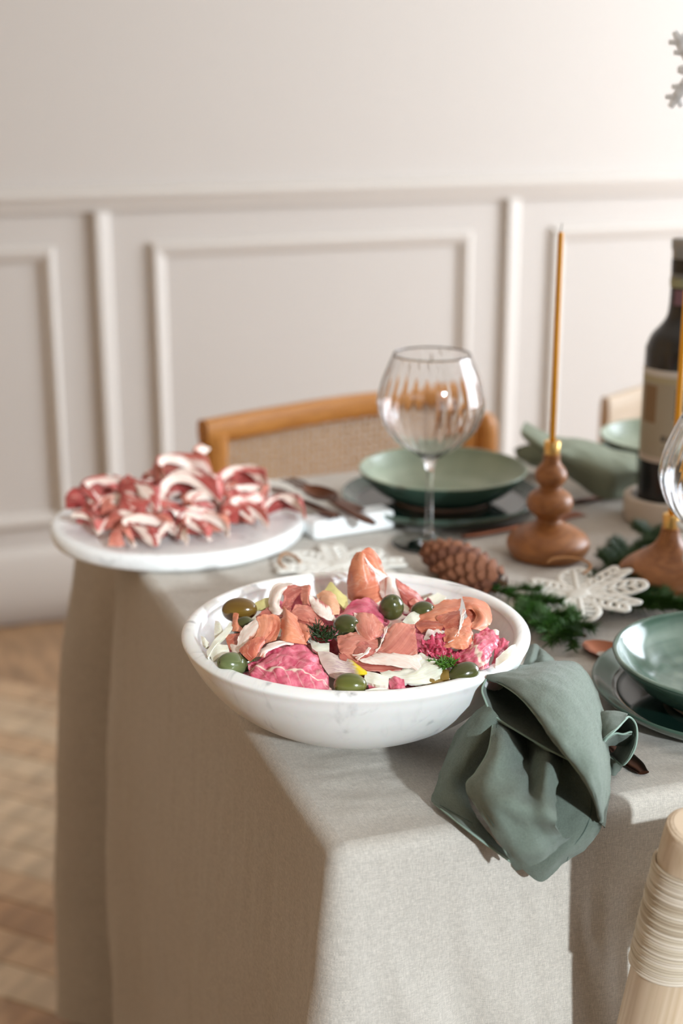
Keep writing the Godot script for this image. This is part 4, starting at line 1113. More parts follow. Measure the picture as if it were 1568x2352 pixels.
	leaf_thing("chicory_leaf", "pale green white chicory tip leaning on the right rim of the bowl", "chicory", M.fennel, "fennel and chicory pieces in the salad", BOWL, [
		[[70.9, 87.5, 103.5, 65.5, 85.8, 113.7, 81.0, 89.6, 96.7, 74.2, 88.0, 111.1, 89.1, 90.2, 90.6, 83.4, 88.9, 103.7, 94.8, 89.7, 86.5, 91.9, 89.1, 94.1], 2, 0.0015, 0.0004, 90.0, 0.0003, 34, [], 40, 0.0000]])
	leaf_thing("fennel_chunk", "thick white fennel chunk between the front olive and the pink piece", "fennel", M.fennel, "fennel and chicory pieces in the salad", BOWL, [
		[[-26.0, 86.8, 91.3, -30.9, 83.8, 101.8, -20.0, 86.9, 98.7, -25.2, 83.8, 109.8, -12.9, 85.2, 104.2, -16.9, 82.6, 113.3], 2, 0.0050, 0.0004, 90.0, 0.0003, 35, [], 26, 0.0000]])
	leaf_thing("fennel_slice", "pale fennel slice between the dark dill and the yellow-tipped chicory", "fennel", M.fennel, "fennel and chicory pieces in the salad", BOWL, [
		[[-46.4, 91.2, 23.2, -49.8, 88.4, 41.9, -43.8, 90.2, 37.7, -47.2, 88.1, 50.4, -35.1, 90.0, 39.0, -39.9, 88.1, 52.9], 2, 0.0022, 0.0004, 90.0, 0.0003, 36, [], 26, 0.0000]])
	leaf_thing("fennel_slice", "white fennel sliver lying on the front rim right of the front olive", "fennel", M.fennel, "fennel and chicory pieces in the salad", BOWL, [
		[[-34.1, 82.0, 113.0, -34.0, 80.1, 114.1, -25.4, 83.4, 115.3, -26.6, 80.9, 118.7, -17.0, 82.1, 118.6, -16.9, 80.2, 119.6], 2, 0.0022, 0.0004, 90.0, 0.0003, 37, [], 26, 0.0000]])
	leaf_thing("fennel_slice", "upright pointed fennel sliver at the far left of the salad", "fennel", M.fennel, "fennel and chicory pieces in the salad", BOWL, [
		[[-106.6, 94.8, -21.9, -111.2, 92.2, -7.4, -113.8, 89.9, 3.3, -104.5, 95.2, -17.5, -107.5, 92.9, -1.4, -110.2, 90.3, 8.2, -103.9, 93.5, -16.8, -104.9, 92.2, -5.1, -105.8, 90.2, 1.9], 3, 0.0022, 0.0004, 90.0, 0.0003, 38, [], 26, 0.0000]])
	leaf_thing("fennel_slice", "small fennel tip touching the left inside wall of the bowl", "fennel", M.fennel, "fennel and chicory pieces in the salad", BOWL, [
		[[-122.2, 90.4, -5.3, -124.4, 88.3, 7.7, -120.5, 90.6, 0.2, -122.8, 88.7, 11.8, -118.5, 88.5, 5.5, -120.1, 87.8, 11.6], 2, 0.0022, 0.0004, 90.0, 0.0003, 39, [], 26, 0.0000]])
	leaf_thing("fennel_slice", "curved fennel band running from the left rim to the brown olive", "fennel", M.fennel, "fennel and chicory pieces in the salad", BOWL, [
		[[-124.8, 87.9, 21.1, -126.1, 86.7, 29.5, -116.0, 91.8, 10.0, -116.2, 90.9, 17.4, -104.9, 94.7, -0.9, -102.9, 93.7, 4.8, -97.1, 95.9, -12.9, -96.3, 94.6, -5.8], 2, 0.0022, 0.0004, 90.0, 0.0003, 40, [], 40, 0.0000]])
	leaf_thing("fennel_slice", "broad white fennel slice just above the left green olive", "fennel", M.fennel, "fennel and chicory pieces in the salad", BOWL, [
		[[-123.6, 87.9, 21.5, -123.6, 85.2, 34.9, -115.4, 90.9, 17.7, -119.2, 88.3, 35.1, -107.6, 90.1, 18.5, -109.9, 87.7, 33.1], 2, 0.0022, 0.0004, 90.0, 0.0003, 41, [], 26, 0.0000]])
	leaf_thing("fennel_slice", "white fennel slice under the brown olive", "fennel", M.fennel, "fennel and chicory pieces in the salad", BOWL, [
		[[-92.4, 94.7, -13.3, -91.4, 94.0, -6.9, -84.5, 96.6, -14.9, -85.6, 95.8, -7.9, -77.6, 95.7, -13.2, -78.9, 94.7, -8.6], 2, 0.0022, 0.0004, 90.0, 0.0003, 42, [], 26, 0.0000]])
	leaf_thing("chicory_leaf", "pale yellow chicory leaf at the back between brown olive and ham", "chicory", M.pale_chicory, "fennel and chicory pieces in the salad", BOWL, [
		[[-70.0, 98.6, -39.0, -72.0, 97.6, -28.9, -61.9, 101.1, -40.3, -66.5, 98.3, -25.0, -54.4, 100.3, -41.5, -60.0, 97.9, -26.4], 2, 0.0022, 0.0004, 90.0, 0.0003, 43, [], 26, 0.0000]])
	leaf_thing("chicory_leaf", "pale yellow chicory leaf left of the tall upright ham slice", "chicory", M.pale_chicory, "fennel and chicory pieces in the salad", BOWL, [
		[[-12.5, 99.9, -40.8, -13.7, 97.3, -23.0, -3.0, 104.2, -51.0, -8.9, 98.6, -17.3, -1.5, 102.3, -38.4, -6.8, 97.2, -9.6, 2.1, 99.1, -26.4, -3.5, 95.5, -5.1], 2, 0.0022, 0.0004, 90.0, 0.0003, 44, [], 40, 0.0000]])
	leaf_thing("chicory_leaf", "creamy chicory piece right of the raised olive", "chicory", M.fennel, "fennel and chicory pieces in the salad", BOWL, [
		[[26.4, 95.9, 31.0, 28.7, 95.2, 38.4, 35.8, 99.2, 23.2, 33.5, 97.0, 39.4, 43.0, 98.7, 19.9, 42.5, 97.2, 30.2], 2, 0.0022, 0.0004, 90.0, 0.0003, 45, [], 26, 0.0000]])
	leaf_thing("chicory_leaf", "small white violet-lined curl above the crinkled purple leaf", "chicory", M.chicory, "fennel and chicory pieces in the salad", BOWL, [
		[[30.2, 93.6, 63.9, 30.2, 92.9, 67.5, 37.1, 97.3, 55.8, 35.2, 95.4, 67.8, 41.8, 96.1, 58.2, 40.1, 94.8, 63.9], 2, 0.0012, 0.0004, 90.0, 0.0003, 46, [Vector2(0.1, 0.1), Vector2(0.3, 0), Vector2(0, 0.8)], 26, 0.0000]])
	leaf_thing("fennel_slice", "small translucent fennel piece right of the ruffled ham", "fennel", M.fennel, "fennel and chicory pieces in the salad", BOWL, [
		[[86.6, 92.4, 61.4, 85.1, 91.5, 68.2, 89.8, 93.0, 62.5, 86.6, 91.7, 70.6, 91.8, 91.7, 64.0, 89.5, 91.2, 68.8], 2, 0.0022, 0.0004, 90.0, 0.0003, 47, [], 26, 0.0000]])
	for f in [[Vector3(-0.0370, 0.0918, 0.0303), 0.020, M.frond_dark, "dark green dill frond between the ham slices in the salad", 3], [Vector3(0.0302, 0.0888, 0.1047), 0.016, M.frond, "bright green dill frond beside the white chicory in the salad", 4], [Vector3(-0.1174, 0.0818, 0.0231), 0.009, M.frond, "small bright dill sprig beside the left rim of the bowl", 5], [Vector3(0.0509, 0.0768, 0.0769), 0.011, M.frond, "small dill tip above the front right olive in the salad", 6]]:
		var o := part("dill_frond", dill(f[1], f[4]), f[2], null, BOWL + f[0])
		tag(o, f[3], "herb", "dill in the salad")

# feathery frond: a stem with branching hair-fine leaves
func dill(size: float, sd: int) -> ArrayMesh:
	var rng := RandomNumberGenerator.new()
	rng.seed = sd
	var st := begin()
	for i in 46:
		var dir := Vector3(rng.randf_range(-1, 1), rng.randf_range(0.0, 0.9), rng.randf_range(-1, 1)).normalized()
		var a := Vector3(rng.randf_range(-0.35, 0.35), rng.randf_range(-0.1, 0.1), rng.randf_range(-0.35, 0.35)) * size
		var b := a + dir * size * rng.randf_range(0.3, 0.6)
		add_sweep(st, PackedVector3Array([a, b]), [0.0005, 0.0003], [0.0005, 0.0003], Vector3.UP, 4)
		for k in 3:
			var c := a.lerp(b, 0.3 + 0.25 * k)
			var d2 := (dir + Vector3(rng.randf_range(-1, 1), rng.randf_range(-0.4, 0.8), rng.randf_range(-1, 1))).normalized()
			add_sweep(st, PackedVector3Array([c, c + d2 * size * 0.22]), [0.0004, 0.0002], [0.0004, 0.0002], Vector3.UP, 4)
	return done(st)

func olives() -> void:
	olive(Vector3(0.2853, 0.8474, -1.0423), Vector3(0.8248, 0.1440, 0.5467), 0.0285, 0.0190, 2, "brown glossy olive at the back left of the salad")
	olive(Vector3(0.2579, 0.8351, -0.9671), Vector3(-0.9296, 0.3420, 0.1372), 0.0225, 0.0182, 3, "grey green olive at the left rim of the bowl")
	olive(Vector3(0.3935, 0.8528, -0.9955), Vector3(-0.0541, 0.8556, 0.5148), 0.0222, 0.0192, 1, "dark green olive raised highest at the back centre")
	olive(Vector3(0.3537, 0.8453, -0.9879), Vector3(0.4765, 0.3586, 0.8027), 0.0225, 0.0175, 1, "dark green olive half hidden left of the centre ham fold")
	olive(Vector3(0.3282, 0.8326, -0.9083), Vector3(0.8548, 0.0976, 0.5097), 0.0240, 0.0175, 0, "green olive at the front rim beside the pink leaf")
	olive(Vector3(0.4095, 0.8350, -0.8954), Vector3(-0.9558, -0.2794, -0.0914), 0.0240, 0.0160, 1, "long dark green olive at the front right rim")
	olive(Vector3(0.3853, 0.8274, -0.8975), Vector3(0.8578, 0.0490, 0.5116), 0.0245, 0.0150, 4, "yellow brown olive low at the front rim under the chicory heart")
	olive(Vector3(0.3976, 0.8297, -0.9020), Vector3(0.4765, 0.3586, 0.8027), 0.0190, 0.0150, 4, "yellow brown olive tucked left of the long dark olive")
	olive(Vector3(0.2822, 0.8425, -1.0186), Vector3(0.4474, 0.5298, 0.7205), 0.0200, 0.0160, 1, "dark olive half buried under the ham beside the brown olive")
	olive(Vector3(0.4180, 0.8473, -0.9920), Vector3(0.6838, 0.3665, 0.6310), 0.0200, 0.0160, 1, "dark olive almost hidden behind the ruffled ham")
	olive(Vector3(0.2682, 0.8341, -0.9702), Vector3(0.6838, 0.3665, 0.6310), 0.0180, 0.0150, 1, "dark olive in shade right of the left green olive")

func olive(at: Vector3, axis: Vector3, length: float, width: float, kind: int, label: String) -> void:
	var t := thing("olive", label, "olive", at, "olives in the salad bowl")
	var prof := PackedVector2Array()
	for i in 25:
		var a := -PI / 2 + PI * i / 24.0
		var rr := cos(a) * width / 2.0 * (1.0 - 0.07 * sin(a))
		prof.append(Vector2(rr, sin(a) * length / 2.0 - (0.0016 * pow(maxf(0.0, 1.0 - cos(a) * 3.2), 1.5) if a > 0 else 0.0)))
	var y := axis.normalized()
	var x := y.cross(Vector3(0.3, 0.1, 0.9)).normalized()
	var b := Basis(x, y, x.cross(y))
	var o := part("flesh", lathe(prof, 40), M["olive_%d" % kind], t)
	o.basis = b
	var c := part("stem_scar", lathe(PackedVector2Array([Vector2(0.0, -0.0005), Vector2(0.0012, -0.0004), Vector2(0.0013, 0.0), Vector2(0.0006, 0.0004), Vector2(0.0, 0.0004)]), 12), M.olive_pit, t, y * (length / 2.0 - 0.0017))
	c.basis = b

# ---------------------------------------------------------------- ham platter
func prosciutto_plate() -> void:
	var at := Vector3(0.357, 0.7502, -1.555)
	var r := 0.1415
	var prof := PackedVector2Array([Vector2(0, 0), Vector2(r - 0.006, 0), Vector2(r - 0.002, 0.002), Vector2(r, 0.006), Vector2(r, 0.013), Vector2(r - 0.002, 0.017), Vector2(r - 0.005, 0.0185), Vector2(r - 0.012, 0.018), Vector2(r - 0.02, 0.0165), Vector2(0, 0.016)])
	var o := part("marble_platter", lathe(prof, 96), M.marble_plain, null, at)
	tag(o, "round flat white marble platter of sliced ham overhanging the table edge", "platter")
	var top := at + Vector3(0, 0.0165, 0)
	var rng := RandomNumberGenerator.new()
	rng.seed = 31
	# px offsets worked out as places on the platter: right, away, length, width, height, turn
	var spots := [[-0.0757, 0.0040, -0.0696, 0.085, 0.055, 0.034, 39.5, "ham slice with a white fat patch at the far left of the platter heap"],
		[-0.0786, 0.0020, 0.0318, 0.085, 0.045, 0.022, -15.5, "reddish ham slice at the left front of the platter heap"],
		[-0.0515, 0.0020, 0.0676, 0.095, 0.055, 0.028, 29.5, "ham slice with a broad white fat fold at the platter front left"],
		[-0.0363, 0.0100, -0.0122, 0.100, 0.055, 0.034, 79.5, "dark red ham slice in the left middle of the platter heap"],
		[-0.0051, 0.0180, 0.0148, 0.110, 0.060, 0.040, 4.5, "deep red ham slice across the middle of the platter heap"],
		[0.0229, 0.0220, -0.0488, 0.095, 0.060, 0.048, 34.5, "ham slice at the very top of the platter heap"],
		[0.0550, 0.0140, -0.0247, 0.100, 0.055, 0.038, -5.5, "ham slice with a pale fat roll right of the heap top"],
		[0.0112, 0.0080, 0.0468, 0.095, 0.050, 0.030, 49.5, "ham slice with wavy fat in the middle front of the heap"],
		[0.0239, 0.0020, 0.0813, 0.095, 0.050, 0.030, 14.5, "ham slice in a white curl at the platter front right"],
		[0.0667, 0.0060, 0.0334, 0.090, 0.050, 0.032, 69.5, "red ham slice right of the wavy fat slice"],
		[0.0863, 0.0020, 0.0352, 0.090, 0.050, 0.028, -20.5, "ham slice with a white fat patch at the far right of the heap"],
		[-0.0574, 0.0040, 0.0174, 0.080, 0.060, 0.020, 89.5, "dark red ham slice low between the left front slices of the heap"],
		[-0.0307, 0.0040, 0.0387, 0.085, 0.065, 0.022, -40.5, "red ham slice lying low behind the front centre slice of the heap"],
		[-0.0003, 0.0080, 0.0341, 0.090, 0.060, 0.026, 99.5, "red ham slice under the wavy fat slice in the middle of the heap"],
		[0.0691, 0.0060, -0.0111, 0.080, 0.060, 0.026, -50.5, "ham slice low behind the right side of the heap"],
		[-0.0024, 0.0120, -0.0620, 0.085, 0.060, 0.030, 54.5, "ham slice leaning left behind the heap top"],
		[-0.0644, 0.0040, -0.0200, 0.080, 0.055, 0.024, 9.5, "red ham slice low at the left of the heap behind the front slice"],
		[0.0279, 0.0140, 0.0301, 0.085, 0.055, 0.026, 24.5, "ham slice with a small curl just below the heap top"],
		[-0.0292, 0.0010, 0.0835, 0.085, 0.045, 0.024, -0.5, "small ham slice at the front centre of the platter heap"]]
	for i in spots.size():
		var s: Array = spots[i]
		var o2 := part("prosciutto_slice", ruffle(s[3], s[4], s[5], 60 + i), M["ham_3"] if i % 3 != 2 else M["ham_1"], null, top + Vector3(s[0], s[1], s[2]))
		o2.rotation_degrees.y = s[6]
		tag(o2, s[7], "ham", "ham slices heaped on the marble platter")

# a slice thrown down in loose folds: the long edge waves up and down, the sheet leans and curls
func ruffle(length: float, width: float, height: float, sd: int) -> ArrayMesh:
	var rng := RandomNumberGenerator.new()
	rng.seed = sd
	var pts := []
	var n := 9
	var ph := rng.randf() * TAU
	var turns := rng.randf_range(1.3, 2.0)
	for i in n:
		var t := float(i) / (n - 1)
		var x := (t - 0.5) * length
		var wave := sin(t * TAU * turns + ph)
		var z := wave * width * 0.30
		var lean := cos(t * TAU * turns + ph) * 0.5
		for j in 7:
			var v := j / 6.0
			var ang := v * PI * (0.95 + 0.25 * wave)
			var rad := width / 3.3 * (0.75 + 0.35 * lean)
			var y := 0.0025 + sin(minf(ang, PI * 0.97)) * (height * 0.72 + 0.004 * lean) + rng.randf_range(0.0, 0.003)
			pts.append_array([(x + lean * v * width * 0.35 + rng.randf_range(-0.003, 0.003)) * 1000.0, y * 1000.0, (z + rad * (1.0 - cos(ang)) - rad) * 1000.0])
	var st := begin()
	add_sheet(st, pts, 7, 0.0009, 0.0006, 80.0, 0.002, sd, [Vector2(0.13 * (sd % 7), 0.15), Vector2(0.8, 0), Vector2(0, 0.80)], 36)
	return done(st)

# ---------------------------------------------------------------- crockery
func charger(at: Vector3, label: String, group: String, dark: Material) -> void:
	var t := thing("plate", label, "plate", at, group)
	var st := begin()
	add_lathe(st, PackedVector2Array([Vector2(0, 0.003), Vector2(0.062, 0.003), Vector2(0.064, 0.0), Vector2(0.070, 0.0), Vector2(0.072, 0.003), Vector2(0.100, 0.0045), Vector2(0.112, 0.010), Vector2(0.1172, 0.0148), Vector2(0.1185, 0.0165)]), 96, 3, 1)
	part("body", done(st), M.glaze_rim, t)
	st = begin()
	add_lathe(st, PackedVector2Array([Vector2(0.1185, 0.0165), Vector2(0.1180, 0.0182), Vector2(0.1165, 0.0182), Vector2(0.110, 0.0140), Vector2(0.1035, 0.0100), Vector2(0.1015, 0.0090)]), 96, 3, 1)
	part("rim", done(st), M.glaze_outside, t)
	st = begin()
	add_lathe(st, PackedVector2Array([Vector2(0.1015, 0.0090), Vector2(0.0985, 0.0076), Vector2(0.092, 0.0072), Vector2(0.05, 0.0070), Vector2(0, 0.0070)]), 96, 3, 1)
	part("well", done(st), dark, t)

func dish(at: Vector3, label: String, group: String, inner: Material) -> void:
	var t := thing("bowl", label, "bowl", at, group)
	var st := begin()
	add_lathe(st, PackedVector2Array([Vector2(0.0000, 0.0022), Vector2(0.0471, 0.0022), Vector2(0.0492, 0.0000), Vector2(0.0548, 0.0000), Vector2(0.0564, 0.0029), Vector2(0.0562, 0.0054)]), 96, 2, 1)
	part("foot", done(st), M.foot_clay, t)
	st = begin()
	add_lathe(st, PackedVector2Array([Vector2(0.0562, 0.0054), Vector2(0.0635, 0.0076), Vector2(0.0779, 0.0158), Vector2(0.0892, 0.0259), Vector2(0.0969, 0.0349), Vector2(0.0989, 0.0380), Vector2(0.0996, 0.0400)]), 96, 4, 1)
	part("body", done(st), M.glaze_outside, t)
	st = begin()
	add_lathe(st, PackedVector2Array([Vector2(0.0996, 0.0400), Vector2(0.0994, 0.0413), Vector2(0.0979, 0.0418), Vector2(0.0958, 0.0407), Vector2(0.0928, 0.0360), Vector2(0.0851, 0.0266), Vector2(0.0738, 0.0176), Vector2(0.0594, 0.0112), Vector2(0.0359, 0.0081), Vector2(0.0000, 0.0072)]), 96, 4, 1)
	part("inside", done(st), inner, t)

func far_setting() -> void:
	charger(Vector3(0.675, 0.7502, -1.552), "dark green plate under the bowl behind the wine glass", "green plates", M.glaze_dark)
	dish(Vector3(0.676, 0.7580, -1.5505), "green glazed bowl on a dark plate behind the wine glass", "green bowls", M.glaze_far)
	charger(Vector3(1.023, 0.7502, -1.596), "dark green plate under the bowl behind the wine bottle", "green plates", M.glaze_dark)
	dish(Vector3(1.023, 0.7580, -1.596), "green glazed bowl on a plate behind the wine bottle", "green bowls", M.glaze_far)
	# napkin by the second far place
	var st := begin()
	add_sheet(st, [-47.8, 78.6, -112.3, -23.0, 65.0, -83.3, 15.4, 58.6, -75.7, 39.0, 52.3, -52.3, 65.0, 46.8, -31.5, -69.4, 76.8, -79.2, -61.8, 68.6, -19.5, -22.4, 63.2, -17.2, 4.2, 54.1, 9.5, 33.3, 46.8, 22.6, -65.6, 66.8, -69.4, -55.2, 55.9, -25.8, -31.2, 48.6, 0.7, -5.5, 39.5, 28.2, 30.8, 37.7, 27.9, -43.3, 55.9, -77.7, -29.3, 37.7, -57.3, -10.3, 15.9, -35.2, 3.7, 6.8, 4.9, 53.2, 8.6, -7.1], 5, 0.0012, 0.002, 30.0, 0.0, 5, [Vector2(0, 0), Vector2(1, 0), Vector2(0, 1)], 30, 1)
	add_sheet(st, [-38.2, 33.2, -159.5, -26.1, 42.3, -141.0, -18.1, 42.3, -114.4, -28.9, 19.5, -164.9, -25.9, 24.1, -133.7, -12.1, 24.1, -112.7, -11.3, 6.8, -167.9, -2.0, 6.8, -155.3, 11.1, 6.8, -132.3], 3, 0.0012, 0.002, 30.0, 0.0, 6, [Vector2(0, 0), Vector2(1, 0), Vector2(0, 1)], 16, 4)
	var o := part("napkin", done(st), M.napkin_far, null, Vector3(0.8600, 0.7502, -1.5000))
	tag(o, "grey green linen napkin rolled between the far bowls beyond the wooden candlestick", "napkin", "green linen napkins")
	# marble cutlery rest and the copper cutlery lying over it
	var a := Vector3(0.4904, 0.7505, -1.4739)
	var b := Vector3(0.5907, 0.7505, -1.4879)
	var dir := (b - a).normalized()
	var away := Vector3(-dir.z, 0, dir.x)
	if away.z > 0:
		away = -away
	var basis := Basis(dir, Vector3.UP, dir.cross(Vector3.UP))
	o = part("cutlery_rest", box(Vector3.ZERO, Vector3((b - a).length(), 0.021, 0.030), 0.0025), M.marble_plain, null, (a + b) / 2.0 + away * 0.015 + Vector3(0, 0.0108, 0))
	o.basis = basis
	tag(o, "white marble block holding copper cutlery left of the wine glass", "cutlery rest")
	var tops := [[Vector3(0.4985, 0.7760, -1.5511), Vector3(0.5166, 0.7770, -1.4719), "copper knife lying leftmost over the white marble rest"], [Vector3(0.5238, 0.7780, -1.5733), Vector3(0.5494, 0.7780, -1.4816), "copper fork lying in the middle over the white marble rest"], [Vector3(0.5254, 0.7820, -1.5160), Vector3(0.5444, 0.7770, -1.4327), "copper spoon with its handle end pointing right over the white marble rest"]]
	for i in 3:
		var p: Vector3 = tops[i][0]
		var q: Vector3 = tops[i][1]
		var dd := (q - p).normalized()
		var t := thing("table_" + ["knife", "fork", "spoon"][i], tops[i][2], ["knife", "fork", "spoon"][i], q, "copper cutlery on the marble rest")
		cutlery(t, -dd, i, 0.15, M.dark_copper)

# a piece of cutlery whose handle end is at the origin and whose working end lies towards d
func cutlery(t: Node3D, d: Vector3, kind: int, length: float, m: Material = null) -> void:
	if m == null:
		m = M.copper
	var side := d.cross(Vector3.UP).normalized()
	var st := begin()
	add_sweep(st, PackedVector3Array([Vector3.ZERO, d * length * 0.12, d * length * 0.45, d * length * 0.62]), [0.0045, 0.0078, 0.0055, 0.0028], [0.0014, 0.0022, 0.0022, 0.0018], Vector3.UP, 12, 16)
	part("handle", done(st), m, t)
	st = begin()
	var a := d * length * 0.60
	if kind == 0:
		add_sweep(st, PackedVector3Array([a, a + d * 0.02, a + d * length * 0.3, a + d * length * 0.42]), [0.003, 0.008, 0.009, 0.001], [0.0018, 0.0012, 0.001, 0.0006], Vector3.UP, 12, 16)
		part("blade", done(st), m, t)
	elif kind == 1:
		add_sweep(st, PackedVector3Array([a, a + d * 0.015, a + d * 0.030]), [0.003, 0.009, 0.0105], [0.0016, 0.0012, 0.001], Vector3.UP, 12, 10)
		part("fork_head", done(st), m, t)
		for k in 4:
			var o := side * (k - 1.5) * 0.0056
			part("tine", tube(PackedVector3Array([a + d * 0.028 + o, a + d * 0.045 + o + Vector3(0, 0.002, 0), a + d * 0.066 + o + Vector3(0, 0.001, 0)]), [0.0014, 0.0008], 6, 6), m, t)
	else:
		var rows := []
		var back := []
		for i in 17:
			var s := i / 16.0
			var w := 0.0165 * sqrt(maxf(0.0, 1.0 - pow(absf(s * 2.0 - 0.94) / 1.06, 2.2))) + 0.002 * (1.0 - s)
			var row := PackedVector3Array()
			var br := PackedVector3Array()
			for j in 13:
				var v := j / 6.0 - 1.0
				var dip := 0.008 * (1.0 - v * v) * sin(PI * clampf(s, 0.02, 1.0))
				var p := a + d * (s * 0.052 - 0.002) + side * v * w + Vector3(0, 0.0025 - dip, 0)
				row.append(p)
				br.append(p - Vector3(0, 0.0012, 0))
			rows.append(row)
			back.append(br)
		add_grid(st, rows, 1, true)
		add_grid(st, back, 2, false)
		part("spoon_bowl", done(st), m, t)

# ---------------------------------------------------------------- middle of the table
func table_middle() -> void:
	wine_glass(Vector3(0.606, 0.7502, -1.425), "tall ribbed wine glass in front of the far green bowl")
	wine_glass(Vector3(0.735, 0.7502, -1.067), "ribbed wine glass cut off by the right edge of the picture")
	# turned wooden candlesticks, brass cups and beeswax tapers
	var p1 := Vector3(0.7097, 0.7502, -1.3440)
	var t := thing("candlestick", "tall turned wooden candlestick with two round bulges and a flat base", "candlestick", p1, "wooden candlesticks")
	part("body", lathe(PackedVector2Array([Vector2(0, 0), Vector2(0.034, 0.0), Vector2(0.0405, 0.004), Vector2(0.0440, 0.012), Vector2(0.0425, 0.020), Vector2(0.034, 0.028), Vector2(0.020, 0.035), Vector2(0.0128, 0.040), Vector2(0.0150, 0.045), Vector2(0.0225, 0.052), Vector2(0.0243, 0.060), Vector2(0.0215, 0.068), Vector2(0.0125, 0.0745), Vector2(0.0110, 0.0775), Vector2(0.0155, 0.083), Vector2(0.0172, 0.0895), Vector2(0.0150, 0.096), Vector2(0.0098, 0.103), Vector2(0.0088, 0.109), Vector2(0.0088, 0.112), Vector2(0, 0.112)]), 64, 4), M.holder_wood, t)
	part("brass_cup", lathe(PackedVector2Array([Vector2(0.0, 0.1095), Vector2(0.0082, 0.1095), Vector2(0.0080, 0.1155), Vector2(0.0086, 0.1255), Vector2(0.0080, 0.1262), Vector2(0.0034, 0.1262), Vector2(0.0032, 0.116), Vector2(0, 0.116)]), 40), M.brass, t)
	taper(p1 + Vector3(0, 0.116, 0), 0.2265, "slim yellow beeswax taper in the tall bulged candlestick")
	var p2 := Vector3(0.7737, 0.7502, -1.2098)
	t = thing("candlestick", "short onion-shaped wooden candlestick at the right edge of the table view", "candlestick", p2, "wooden candlesticks")
	part("body", lathe(PackedVector2Array([Vector2(0, 0), Vector2(0.036, 0.0), Vector2(0.0455, 0.004), Vector2(0.0502, 0.0125), Vector2(0.0480, 0.021), Vector2(0.0395, 0.0295), Vector2(0.0270, 0.0375), Vector2(0.0165, 0.0455), Vector2(0.0112, 0.0535), Vector2(0.0090, 0.0615), Vector2(0.0088, 0.064), Vector2(0, 0.064)]), 64, 4), M.holder_wood, t)
	part("brass_cup", lathe(PackedVector2Array([Vector2(0.0, 0.0615), Vector2(0.0082, 0.0615), Vector2(0.0078, 0.0675), Vector2(0.0084, 0.0775), Vector2(0.0078, 0.0782), Vector2(0.0034, 0.0782), Vector2(0.0032, 0.068), Vector2(0, 0.068)]), 40), M.brass, t)
	taper(p2 + Vector3(0, 0.068, 0), 0.232, "slim yellow beeswax taper in the short onion-shaped candlestick")
	bottle()
	# pine cone on its side
	pine_cone(Vector3(0.5723, 0.7685, -1.3525), Vector3(0.6057, 0.7665, -1.2398))
	# fir sprigs
	sprig([Vector3(0.6009, 0.7570, -1.2508), Vector3(0.6064, 0.7600, -1.2135), Vector3(0.6105, 0.7620, -1.1707), Vector3(0.6127, 0.7600, -1.1181), Vector3(0.6021, 0.7560, -1.0854)], "fir sprig running from the pine cone under the white flower ornament", 1, true)
	sprig([Vector3(0.6260, 0.7570, -1.1055), Vector3(0.6130, 0.7600, -1.1273), Vector3(0.5948, 0.7580, -1.1570), Vector3(0.5881, 0.7560, -1.1894)], "fir sprig between the bowl rim and the white flower ornament", 2, true)
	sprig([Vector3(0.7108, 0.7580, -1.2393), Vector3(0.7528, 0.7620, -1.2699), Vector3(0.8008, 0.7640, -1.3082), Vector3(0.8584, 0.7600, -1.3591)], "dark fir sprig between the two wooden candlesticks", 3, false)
	sprig([Vector3(0.7036, 0.7570, -1.2172), Vector3(0.7015, 0.7600, -1.1631), Vector3(0.7159, 0.7620, -1.1396), Vector3(0.7558, 0.7600, -1.1502)], "fir sprig in front of the short wooden candlestick", 4, true)
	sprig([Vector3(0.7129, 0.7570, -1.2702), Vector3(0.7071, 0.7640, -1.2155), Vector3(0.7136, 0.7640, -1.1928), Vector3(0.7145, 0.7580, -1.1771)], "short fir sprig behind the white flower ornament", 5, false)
	# white lace flowers
	flower(Vector3(0.6578, 0.7680, -1.1797), Vector3(-0.03, 0, 0.20), -24.0, "white openwork flower ornament with a twine loop on the fir sprigs", [Vector3(0.6633, 0.7760, -1.2546), Vector3(0.6669, 0.7810, -1.2506), Vector3(0.6831, 0.7820, -1.2446), Vector3(0.6951, 0.7800, -1.2351), Vector3(0.6964, 0.7760, -1.2272), Vector3(0.6832, 0.7740, -1.2170)])
	flower(Vector3(0.4863, 0.7545, -1.3759), Vector3(0, 0, 0.0), 35.0, "white openwork flower ornament lying behind the salad bowl", [Vector3(0.4278, 0.7560, -1.3815), Vector3(0.4268, 0.7570, -1.4011), Vector3(0.4380, 0.7580, -1.4215), Vector3(0.4471, 0.7570, -1.4168), Vector3(0.4482, 0.7570, -1.3935)])
	flower(Vector3(0.8277, 0.8080, -1.1604), Vector3(0.9, 0, 0.2), 10.0, "white openwork flower ornament propped at the right edge by the short candlestick", [])
	# copper fork by the far plate and dark spoon tip
	var f := thing("table_fork", "copper fork lying right of the far dark green plate", "fork", Vector3(0.6486, 0.7530, -1.4297))
	cutlery(f, (Vector3(0.7103, 0.7530, -1.4406) - Vector3(0.6486, 0.7530, -1.4297)).normalized(), 1, 0.17)
	f = thing("table_knife", "copper knife in shade behind the tall wooden candlestick", "knife", Vector3(0.8248, 0.7530, -1.5115))
	cutlery(f, (Vector3(0.8812, 0.7530, -1.5154) - Vector3(0.8248, 0.7530, -1.5115)).normalized(), 0, 0.19, M.dark_copper)

